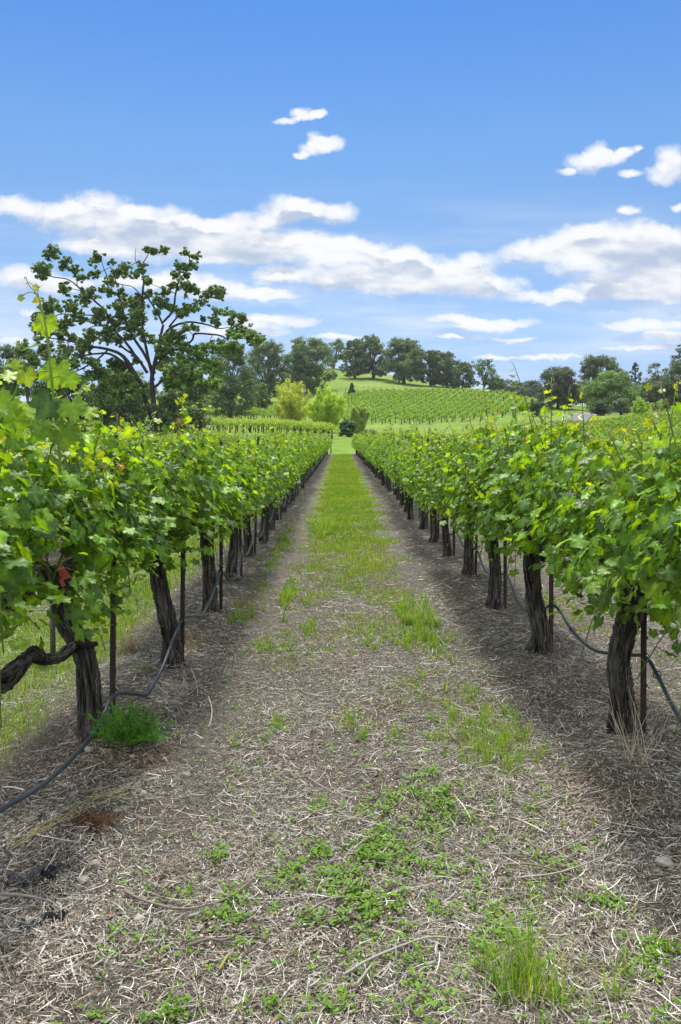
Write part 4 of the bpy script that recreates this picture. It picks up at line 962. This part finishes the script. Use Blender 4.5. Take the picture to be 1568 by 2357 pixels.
def build_grass():
    rng = np.random.default_rng(12); mb = MB()
    lime = np.array([.24, .36, .03]); grn = np.array([.10, .25, .02]); olive = np.array([.24, .25, .06]); tan = np.array([.38, .32, .15])
    def add(n, dens, y0, y1, x0, x1, hmin, hmax, p=1.0, mixo=.25, wk=.0009):
        t = rng.random(n); Y = y0 * (y1 / y0) ** (t ** p); X = rng.uniform(x0, x1, n)
        k = rng.random(n) < dens(X, Y); X, Y = X[k], Y[k]; n = len(X)
        h = rng.uniform(hmin, hmax, n) * rng.uniform(.5, 1, n) * (.8 + .5 * np.clip(ridge(X, Y, 1.5, 31), 0, 1)); w = np.maximum(.0035, Y * wk) * rng.uniform(.7, 1.3, n)
        r = rng.random((n, 1)); m = np.clip(.5 + .5 * ridge(X, Y, .8, 33), 0, 1)[:, None]
        c = (lime * m + grn * (1 - m)); c = np.where(r < mixo, olive, c); c = np.where(r < mixo * .4, tan, c); blades(mb, X, Y, h, w, rng, c * rng.uniform(.75, 1.25, (n, 1)))
    cr = ridge
    def strip(X, Y):     # the green strip down the alley, patchy near the camera and full far off
        cx = .12 + .04 * np.sin(Y * .4); hw = .66 + .26 * cr(X, Y, 1.6, 2)
        e = 1 - smooth(hw - .22, hw + .12, np.abs(X - cx)); n = cr(X, Y, 1.9, 5)
        f = smooth(4.2, 12.5, Y + n * 3.2)
        return e * f * (.25 + .75 * smooth(-.5, .5, n + (Y - 11) * .06))
    add(190000, strip, 4.6, 68, -.95, 1.2, .03, .085, .95)
    add(22000, lambda X, Y: (1 - smooth(.3, .75, np.abs(X - .08))) * smooth(.1, .6, cr(X, Y, 1.3, 15)) * smooth(5.2, 7.5, Y) * .5, 5, 14, -.7, .9, .04, .1, 1, .5)
    # edges of the strip, and separate tufts nearer the camera
    tufts = [(968, 1445, 44, 50, .55, .17), (935, 1430, 30, 40, .3, .10), (1005, 1500, 22, 40, .4, .1), (920, 1475, 26, 20, .4, .12), (1110, 1690, 105, 75, .8, .11), (1150, 1740, 70, 45, .8, .1), (1000, 1702, 40, 16, .5, .07), (635, 1665, 28, 26, .8, .09), (800, 1655, 24, 30, .6, .10), (610, 1490, 30, 20, .7, .08),
             (712, 1445, 16, 14, .9, .09), (860, 1478, 22, 20, .6, .1), (660, 1380, 16, 30, .8, .15), (905, 1690, 26, 18, .6, .07), (535, 1700, 20, 30, .4, .08), (775, 1500, 36, 10, .6, .05), (670, 1500, 22, 12, .6, .06), (752, 1215, 30, 14, .9, .16),
             (1225, 2290, 88, 62, 1.0, .22), (1140, 2260, 70, 60, .5, .15), (1400, 2280, 110, 70, .35, .1), (1475, 2200, 60, 60, .3, .12), (640, 1280, 20, 60, .3, .1), (1320, 1420, 60, 60, .25, .08), (840, 1700, 20, 20, .5, .08), (560, 1420, 30, 40, .25, .12), (1210, 1860, 24, 40, .3, .05)]
    for x, y, rx, ry, dn, hh in tufts:
        cx, cy = pt(x, y); rX = rx / F * cy; _, b1 = pt(x, y - ry); _, b2 = pt(x, y + ry); rY = (b1 - b2) / 2; n = int(5200 * rX * rY * 4 * dn) + 40
        nt_ = max(2, n // 16); tx_ = rng.normal(cx, rX * .55, nt_); ty_ = rng.normal((b1 + b2) / 2, rY * .55, nt_); th_ = rng.uniform(.3, 1.1, nt_) ** 1.3; ii = rng.integers(0, nt_, n)
        X = tx_[ii] + rng.normal(0, .014, n); Yy = ty_[ii] + rng.normal(0, .014, n); k = Yy > 1.9; X, Yy, ii = X[k], Yy[k], ii[k]; n = len(X)
        m = rng.random((n, 1)); c = lime * m + grn * (1 - m); c = np.where(rng.random((n, 1)) < .12, tan, c)
        blades(mb, X, Yy, hh * th_[ii] * rng.uniform(.35, 1.0, n), np.maximum(.003, Yy * .0007) * rng.uniform(.7, 1.4, n), rng, c * rng.uniform(.7, 1.25, (n, 1)), .6)
    add(26000, lambda X, Y: (1 - smooth(.5, 1.1, np.abs(X - .15))) * smooth(.25, .9, cr(X, Y, 2.2, 45)) * .5, 1.95, 7, -1, 1.3, .015, .06, 1, .3, .0008)
    # alleys behind the left and right rows
    for k in (-1, -2, -3):
        c0 = .1 + 2.68 * k; lo = c0 - .9
        add(110000 if k == -1 else 18000, lambda X, Y, c0=c0: (1 - smooth(.55, .95, np.abs(X - c0 - .1))) * (.35 + .65 * smooth(-.6, .3, cr(X, Y, 1.5, 7))), 3.2, 45, c0 - .95, c0 + 1.1, .03, .12, 1.3)
    for k in (1, 2):
        c0 = .1 + 2.68 * k
        add(16000, lambda X, Y, c0=c0: (1 - smooth(.5, .9, np.abs(X - c0))) * smooth(-.2, .7, cr(X, Y, 1.7, 9)), 4, 45, c0 - .95, c0 + .95, .03, .12, 1.2)
    o = link('grass', mb.mesh('grass', M_grass, smooth_=False)); tag(o, 'green grass strip and tufts growing through the straw litter', 'grass', kind='stuff')
build_grass()

def build_weeds():
    """small broad-leaved weeds: short stems with oval leaves"""
    rng = np.random.default_rng(21); mb = MB()
    ov = np.array([(0, -.9, 0), (-.42, -.3, .06), (-.36, .45, .02), (0, .95, -.12), (.36, .45, .02), (.42, -.3, .06)], float); oT = np.array([(0, 1, 5), (1, 2, 5), (2, 4, 5), (2, 3, 4)])
    P = [(960, 1850, 130, 34, 1), (870, 1830, 50, 14, .8), (1060, 1870, 50, 24, .8), (750, 1855, 34, 12, .6), (650, 1795, 20, 8, .6), (900, 1950, 80, 50, .9), (780, 1975, 90, 50, .6), (1010, 1930, 50, 40, .4), (880, 1990, 100, 30, .8), (660, 2040, 60, 60, .8), (840, 2080, 110, 60, 1), (760, 2120, 60, 40, .6),
         (960, 1790, 40, 16, .3), (1000, 2120, 90, 50, .5), (1130, 2090, 60, 60, .8), (1180, 2160, 70, 30, .7), (1250, 1990, 40, 18, .5), (1040, 2010, 100, 20, .3), (1390, 2075, 50, 16, .5), (520, 2120, 40, 90, .7), (500, 1980, 20, 20, .3), (560, 2170, 40, 16, .3), (430, 2040, 14, 40, .4),
         (880, 2160, 50, 30, .5), (1060, 2200, 50, 30, .6), (1400, 2150, 30, 10, .4), (400, 2330, 50, 30, .7), (620, 2320, 80, 40, .3), (760, 2330, 60, 40, .4), (920, 2250, 120, 50, .4), (960, 2330, 60, 40, .5), (1480, 2230, 60, 50, .5), (1450, 2330, 100, 40, .5), (1180, 2230, 80, 60, .5), (1540, 2200, 30, 30, .4),
         (780, 1645, 30, 14, .3), (560, 1640, 24, 8, .2), (1100, 1600, 20, 20, .2), (660, 1690, 30, 20, .3), (1210, 1890, 30, 16, .3), (840, 1890, 60, 10, .4), (320, 1560, 30, 20, .1), (1320, 1960, 40, 12, .2)]
    for x, y, rx, ry, dn in P:
        cx, cy = pt(x, y); rX = rx / F * cy; _, b1 = pt(x, y - ry); _, b2 = pt(x, y + ry); rY = (b1 - b2) / 2; n = int(680 * rX * rY * 4 * dn) + 8
        X = rng.normal(cx, rX * .55, n); Y = rng.normal((b1 + b2) / 2, rY * .55, n); k = ridge(X, Y, 9, 3) > -.1; X, Y = X[k], Y[k]
        for px, py in zip(X, Y):
            if py < 1.9: continue
            z = float(terrain(px, py)); m = rng.integers(5, 12); hh = rng.uniform(.015, .05)
            a = rng.uniform(0, 6.28, m); rr = rng.uniform(.008, .035, m); zz = rng.uniform(.006, hh, m)
            p = np.stack([px + rr * np.cos(a), py + rr * np.sin(a), z + zz], 1)
            nn = np.stack([np.cos(a) * -.2, np.sin(a) * -.2, np.ones(m)], 1) + rng.normal(0, .35, (m, 3)); tt = np.stack([np.cos(a), np.sin(a), rng.uniform(-.1, .7, m)], 1)
            t = rng.random((m, 1)); c = np.array([.09, .21, .02]) * (1 - t) + np.array([.17, .30, .03]) * t
            scatter(mb, ov, oT, None, p, nn, tt, rng.uniform(.007, .014, m), c)
    # loose scatter of single weeds between the patches
    X, Y = in_view(2000, rng, 1.95, 6.5, 1.1); k = (np.abs(X - .15) < .95) & (ridge(X, Y, 2.5, 17) > .0); X, Y = X[k], Y[k]
    for px, py in zip(X, Y):
        z = float(terrain(px, py)); m = rng.integers(3, 9); a = rng.uniform(0, 6.28, m); rr = rng.uniform(.005, .03, m)
        p = np.stack([px + rr * np.cos(a), py + rr * np.sin(a), z + rng.uniform(.006, .03, m)], 1); t = rng.random((m, 1))
        scatter(mb, ov, oT, None, p, np.stack([np.cos(a) * -.2, np.sin(a) * -.2, np.ones(m)], 1) + rng.normal(0, .35, (m, 3)), np.stack([np.cos(a), np.sin(a), rng.uniform(-.1, .7, m)], 1), rng.uniform(.006, .013, m), np.array([.09, .21, .02]) * (1 - t) + np.array([.17, .30, .03]) * t)
    o = link('weeds', mb.mesh('weeds', M_grass, smooth_=False)); tag(o, 'low broad-leaved green weeds scattered over the foreground litter', 'weeds', kind='stuff')

    # feathery weed at the foot of the first left vine
    cx, cy = pt(300, 1738); r = empty('feathery_weed', (cx, cy, float(terrain(cx, cy)))); tag(r, 'bright green feathery weed clump at the foot of the leaning left vine', 'weed')
    st, lf = MB(), MB()
    for i in range(125):
        a = rng.uniform(0, 6.28); R = rng.uniform(.03, .21) * (1.25 if math.cos(a) > .3 else .9); hh = rng.uniform(.06, .20) * (1.15 - R * 2.2)
        b = np.array([rng.normal(0, .05), rng.normal(0, .035), 0]); e = b + (R * math.cos(a), R * .6 * math.sin(a), hh); q = b * .4 + e * .6 + (0, 0, hh * .35)
        t = np.linspace(0, 1, 9)[:, None]; C = (1 - t) ** 2 * b + 2 * t * (1 - t) * q + t * t * e
        tube(st, C, .0012, 3, (.10, .2, .03), cap=False)
        m = 34; tt = rng.uniform(.15, 1, m)[:, None]; p = (1 - tt) ** 2 * b + 2 * tt * (1 - tt) * q + tt * tt * e
        dr = nrm(nrm(e - b) * .8 + rng.normal(0, .7, (m, 3)) + (0, 0, .35)); L = rng.uniform(.014, .034, m)
        scatter(lf, np.array([(-.07, 0, 0), (.07, 0, 0), (.05, .6, .05), (0, 1, .0), (-.05, .6, .05)], float), np.array([(0, 1, 2), (0, 2, 4), (4, 2, 3)]), None, p, rng.normal(0, 1, (m, 3)), dr, L, np.array([.10, .25, .035]) * rng.uniform(.7, 1.4, (m, 1)))
    link('stems', st.mesh('stems', M_stem), r); link('leaves', lf.mesh('leaves', M_grass, smooth_=False), r)
build_weeds()

# ------------------------------------------------------------------ small things on the ground
def build_small():
    rng = np.random.default_rng(31)
    def stick(label, pts, r0, col, name='stick', zlift=.02, ends=.5):
        P = []
        for i, (x, y) in enumerate(pts):
            X, Y = pt(x, y); P.append((X, Y, float(terrain(X, Y)) + zlift + .008 * (i % 2)))
        C = catmull(P, 6); c0 = C[0].copy(); mb = MB(); n = len(C)
        tube(mb, C - c0, np.linspace(1, ends, n) * r0, 7, np.array(col) * .8, .12 * rng.standard_normal((n, 7)))
        o = link(name, mb.mesh(name, M_straw)); o.location = c0; tag(o, label, 'stick', 'dead sticks lying in the litter')
    stick('long curved grey stick rising at its right end, lower left litter', [(290, 2070), (330, 2092), (400, 2104), (460, 2105), (530, 2075), (580, 2040), (600, 2020)], .0045, (.22, .18, .16))
    stick('short dark grey stick below the long curved one', [(430, 2190), (480, 2180), (520, 2176), (590, 2150)], .006, (.15, .13, .12))
    stick('long pale stick running up from the bottom grass tuft', [(790, 2265), (850, 2235), (930, 2195), (990, 2182), (1060, 2180)], .005, (.34, .31, .28))
    stick('pale forked twig end beside the long pale stick', [(820, 2290), (850, 2255), (860, 2238)], .005, (.30, .27, .24))
    stick('straight brown stick on the right below the tall weed', [(1150, 2000), (1230, 2004), (1320, 2025)], .004, (.24, .17, .12))
    stick('thin pale curved twig at the mid right litter', [(1190, 2030), (1290, 2020), (1400, 1985), (1430, 1980)], .0035, (.36, .33, .30))
    stick('thin grey twig lying right across below the right vine', [(1215, 1872), (1290, 1855), (1380, 1845)], .004, (.32, .30, .28))
    stick('slender bent twig curving above the straight brown stick', [(1260, 1975), (1320, 1955), (1400, 1920)], .0045, (.28, .25, .22))
    stick('upright bent pale twig beside the feathery weed', [(440, 1560), (452, 1590), (456, 1625)], .003, (.45, .42, .36), zlift=.03)
    stick('curled pale root right of the feathery weed', [(480, 1618), (488, 1650), (486, 1672), (480, 1690)], .005, (.42, .38, .32))
    stick('short yellow-green stalk in the foreground litter', [(505, 2245), (520, 2225), (537, 2200)], .005, (.30, .29, .08), zlift=.02)
    stick('brown twig near the centre of the foreground', [(700, 2115), (770, 2085), (850, 2080)], .0045, (.25, .2, .17))
    stick('grey twig at the left edge of the litter', [(0, 2098), (60, 2102), (120, 2105), (122, 2120)], .005, (.3, .27, .25))
    stick('long thin straight pale straw stem under the right row', [(960, 1390), (1010, 1475), (1040, 1500)], .003, (.36, .33, .3))
    stones = [('pale pebble', 330, 1843, .018), ('pale double-faced pebble near the hose', 205, 1760, .022), ('white pebble left of the hose', 305, 1765, .014), ('round pale pebble in the left litter', 218, 2012, .02), ('small white stone beside the black scrap', 192, 2045, .016),
              ('pale stone at the left picture edge', 8, 2095, .018), ('white stone in the shade of the right row', 968, 1338, .03), ('white shard left of the fifth right trunk', 968, 1330, .02), ('pale stone by the right picture edge', 1530, 2015, .024), ('grey clod below the feathery weed', 430, 1790, .022),
              ('flat white stone on the lower left', 320, 2120, .018), ('rosy pale stone right of the grass tuft', 1255, 1862, .016), ('white stone low in the middle weeds', 755, 1905, .012), ('cream stone near the bottom sticks', 830, 2240, .018), ('flat pale stone at the right edge', 1550, 1690, .03), ('small pale pebble below the left row', 460, 2140, .014),
              ('pale chip on the right dark mulch', 1480, 1770, .014), ('beige pebble under the dry yellow stalk', 270, 1890, .014), ('grey pebble beyond the dry yellow stalk', 170, 1858, .018)]
    for lab, x, y, rr in stones:
        X, Y = pt(x, y); th, ph = np.meshgrid(np.linspace(0, np.pi, 9), np.arange(12) / 12 * 2 * np.pi, indexing='ij')
        d = 1 + .16 * np.sin(3 * ph + rng.uniform(0, 6)) * np.sin(th) + .12 * np.sin(2 * th + rng.uniform(0, 6)) + .05 * rng.standard_normal(th.shape) * np.sin(th)
        V = np.stack([np.sin(th) * np.cos(ph) * d * 1.25, np.sin(th) * np.sin(ph) * d, np.cos(th) * d * .62], -1).reshape(-1, 3) * rr
        i, j = np.meshgrid(np.arange(8), np.arange(12), indexing='ij'); Q = np.stack([i * 12 + j, (i + 1) * 12 + j, (i + 1) * 12 + (j + 1) % 12, i * 12 + (j + 1) % 12], -1).reshape(-1, 4)
        mb = MB(); mb.add(V, None, Q, np.array([.30, .275, .24]) * rng.uniform(.7, 1.2) if 'grey' not in lab else (.2, .19, .18)); o = link('stone', mb.mesh('stone', M_stone)); o.location = (X, Y, float(terrain(X, Y)) + rr * .5); o.rotation_euler = (0, 0, rng.uniform(0, 6)); tag(o, lab if len(lab.split()) > 3 else 'pale pebble below the row between hose and weed', 'stone', 'stones in the litter')
    # crumpled black plastic scraps
    for lab, x, y, L, W in (('crumpled shiny black plastic scrap at the lower left', 75, 2055, .17, .05), ('flat strip of black plastic below the crumpled scrap', 95, 2145, .15, .018)):
        X, Y = pt(x, y); u, v = np.meshgrid(np.linspace(-1, 1, 22), np.linspace(-1, 1, 8), indexing='ij')
        z = .014 + .012 * np.sin(u * 7 + v * 2) + .008 * np.sin(v * 6 + u * 3) + .004 * rng.standard_normal(u.shape); a = .45
        px, py = u * L / 2 + .012 * np.sin(v * 3), v * W / 2 * (1 - .5 * u * u) + .015 * np.sin(u * 4)
        V = np.stack([px * math.cos(a) - py * math.sin(a), px * math.sin(a) + py * math.cos(a), z], -1).reshape(-1, 3); i, j = np.meshgrid(np.arange(21), np.arange(7), indexing='ij')
        mb = MB(); mb.add(V, None, np.stack([i * 8 + j, (i + 1) * 8 + j, (i + 1) * 8 + j + 1, i * 8 + j + 1], -1).reshape(-1, 4), (.035, .036, .042))
        o = link('plastic_scrap', mb.mesh('plastic_scrap', M_hose)); o.location = (X, Y, float(terrain(X, Y))); tag(o, lab, 'plastic scrap')
    # dry yellow stalk with a rust-coloured clump
    X0, Y0 = pt(150, 1925); r = empty('dry_stalk', (X0, Y0, float(terrain(X0, Y0)))); tag(r, 'yellow dried stalk with a rust-brown clump lying on the left litter', 'dead plant')
    o0 = np.array(r.location); mb = MB()
    for q in range(7):
        P = []
        for x, y in ((20, 2010), (100, 1955), (170, 1915), (235, 1875), (290, 1850)): X, Y = pt(x + rng.normal(0, 14), y + rng.normal(0, 9)); P.append((X, Y, float(terrain(X, Y)) + .02 + .02 * rng.random()))
        tube(mb, catmull(P, 5) - o0, .0015, 4, np.array([.34, .29, .13]) * rng.uniform(.6, 1.2))
    link('stalk', mb.mesh('stalk', M_straw), r)
    mb = MB(); X, Y = pt(215, 1925); c = np.array([X, Y, float(terrain(X, Y))]) - o0
    for _ in range(420):
        a = rng.uniform(0, 6.28); p = c + (rng.normal(0, .045), rng.normal(0, .03), rng.uniform(0, .03)); e = p + nrm(np.array([math.cos(a), math.sin(a), rng.uniform(-.2, .7)])) * rng.uniform(.01, .035)
        tube(mb, np.array([p, (p + e) / 2, e]), .0012, 3, np.array([.13, .065, .03]) * rng.uniform(.3, 1.6), cap=False)
    link('dry_foliage', mb.mesh('dry_foliage', M_straw), r)
    # pale dry stalks
    for lab, x, y, n, hh, sp, c in (('fan of pale dry grass stalks at the foot of the right vine', 1470, 1785, 26, .34, .22, (.48, .42, .30)), ('tangle of brown dead stalks beside the second left vine', 300, 1500, 60, .16, .12, (.30, .22, .13)), ('dry brown grass clump by the third left vine', 560, 1400, 70, .14, .16, (.30, .24, .14)),
                                    ('dry stalk bundle beside the second left stake', 440, 1500, 30, .18, .08, (.33, .26, .12)), ('tangled dry twigs between weed and root', 420, 1610, 50, .10, .16, (.32, .28, .24))):
        X, Y = pt(x, y); r = empty('dry_stalks', (X, Y, float(terrain(X, Y)))); tag(r, lab, 'dead plant', 'dry stalks along the rows'); mb = MB()
        for _ in range(n):
            a = rng.uniform(0, 6.28); b = np.array([rng.normal(0, .03), rng.normal(0, .03), -.01]); e = b + (sp * math.cos(a) * rng.random(), sp * math.sin(a) * rng.random(), hh * rng.uniform(.3, 1)); q = (b + e) / 2 + rng.normal(0, .02, 3)
            tube(mb, np.array([b, q, e]), [.0022, .0016, .0008], 4, np.array(c) * rng.uniform(.6, 1.3), cap=False)
        link('stalks', mb.mesh('stalks', M_straw), r)
    # pink marking tape in the near left vine, with the tan object behind it
    w = lambda x, y, d: np.array([(x - CX) / F * d, d, H0 + (HY - y) / F * d])
    D = 3.85; mb = MB()
    for tri in ([(137, 1292), (166, 1329), (148, 1333), (133, 1310)], [(130, 1320), (152, 1346), (144, 1352), (128, 1318)], [(136, 1293), (130, 1312), (146, 1338), (152, 1315)]):
        q = np.array([w(x, y, D + i * .012) for i, (x, y) in enumerate(tri)]); c0 = q.mean(0) + (0, -.012, 0)
        V = np.vstack([q, q + (0, .002, 0), c0, c0 + (0, .002, 0)]); T = [(i, (i + 1) % 4, 8) for i in range(4)] + [((i + 1) % 4 + 4, i + 4, 9) for i in range(4)]
        mb.add(V - w(145, 1320, D), T, [(i, i + 4, (i + 1) % 4 + 4, (i + 1) % 4) for i in range(4)], (.88, .22, .19))
    o = link('marking_tape', mb.mesh('marking_tape', M_cloth, smooth_=False)); o.location = w(145, 1320, D); tag(o, 'torn pinkish-red marking tape hanging among leaves of the leaning left vine', 'tape')
    D = 5.6; c = w(122, 1350, D); th = np.linspace(0, np.pi / 2, 7); ph = np.arange(24) / 24 * 2 * np.pi; TH, PH = np.meshgrid(th, ph, indexing='ij')
    V = np.stack([np.sin(TH) * np.cos(PH) * .10, np.sin(TH) * np.sin(PH) * .10, np.cos(TH) * .055], -1).reshape(-1, 3); i, j = np.meshgrid(np.arange(6), np.arange(24), indexing='ij')
    r = empty('row_marker', (c[0], c[1], float(terrain(c[0], c[1])))); tag(r, 'tan dome-topped marker post seen behind the pinkish-red tape', 'marker'); zc = c[2] - r.location.z
    mb = MB(); mb.add(V + (0, 0, zc), None, np.stack([i * 24 + j, (i + 1) * 24 + j, (i + 1) * 24 + (j + 1) % 24, i * 24 + (j + 1) % 24], -1).reshape(-1, 4), (.32, .15, .09)); link('cap', mb.mesh('cap', M_stone), r)
    mb = MB(); tube(mb, [(0, 0, -.05), (0, 0, zc * .5), (0, 0, zc)], .02, 10, (.10, .08, .07)); link('post', mb.mesh('post', M_metal), r)
build_small()

# ------------------------------------------------------------------ haze
def build_haze():
    mb = MB(); box(mb, (0, 1000, 24), (5200, 2500, 56)); me = mb.mesh('haze', None, smooth_=False, color=False)
    m, nt, N, L = new_mat('haze'); v = N.new('ShaderNodeVolumePrincipled'); v.inputs['Color'].default_value = (.93, .96, 1, 1); v.inputs['Density'].default_value = .00013; v.inputs['Anisotropy'].default_value = .2
    o = N.new('ShaderNodeOutputMaterial'); L.new(v.outputs[0], o.inputs['Volume']); me.materials.append(m)
    ob = link('haze', me); tag(ob, 'thin pale haze over the far hill and trees', 'haze', kind='stuff')
build_haze()
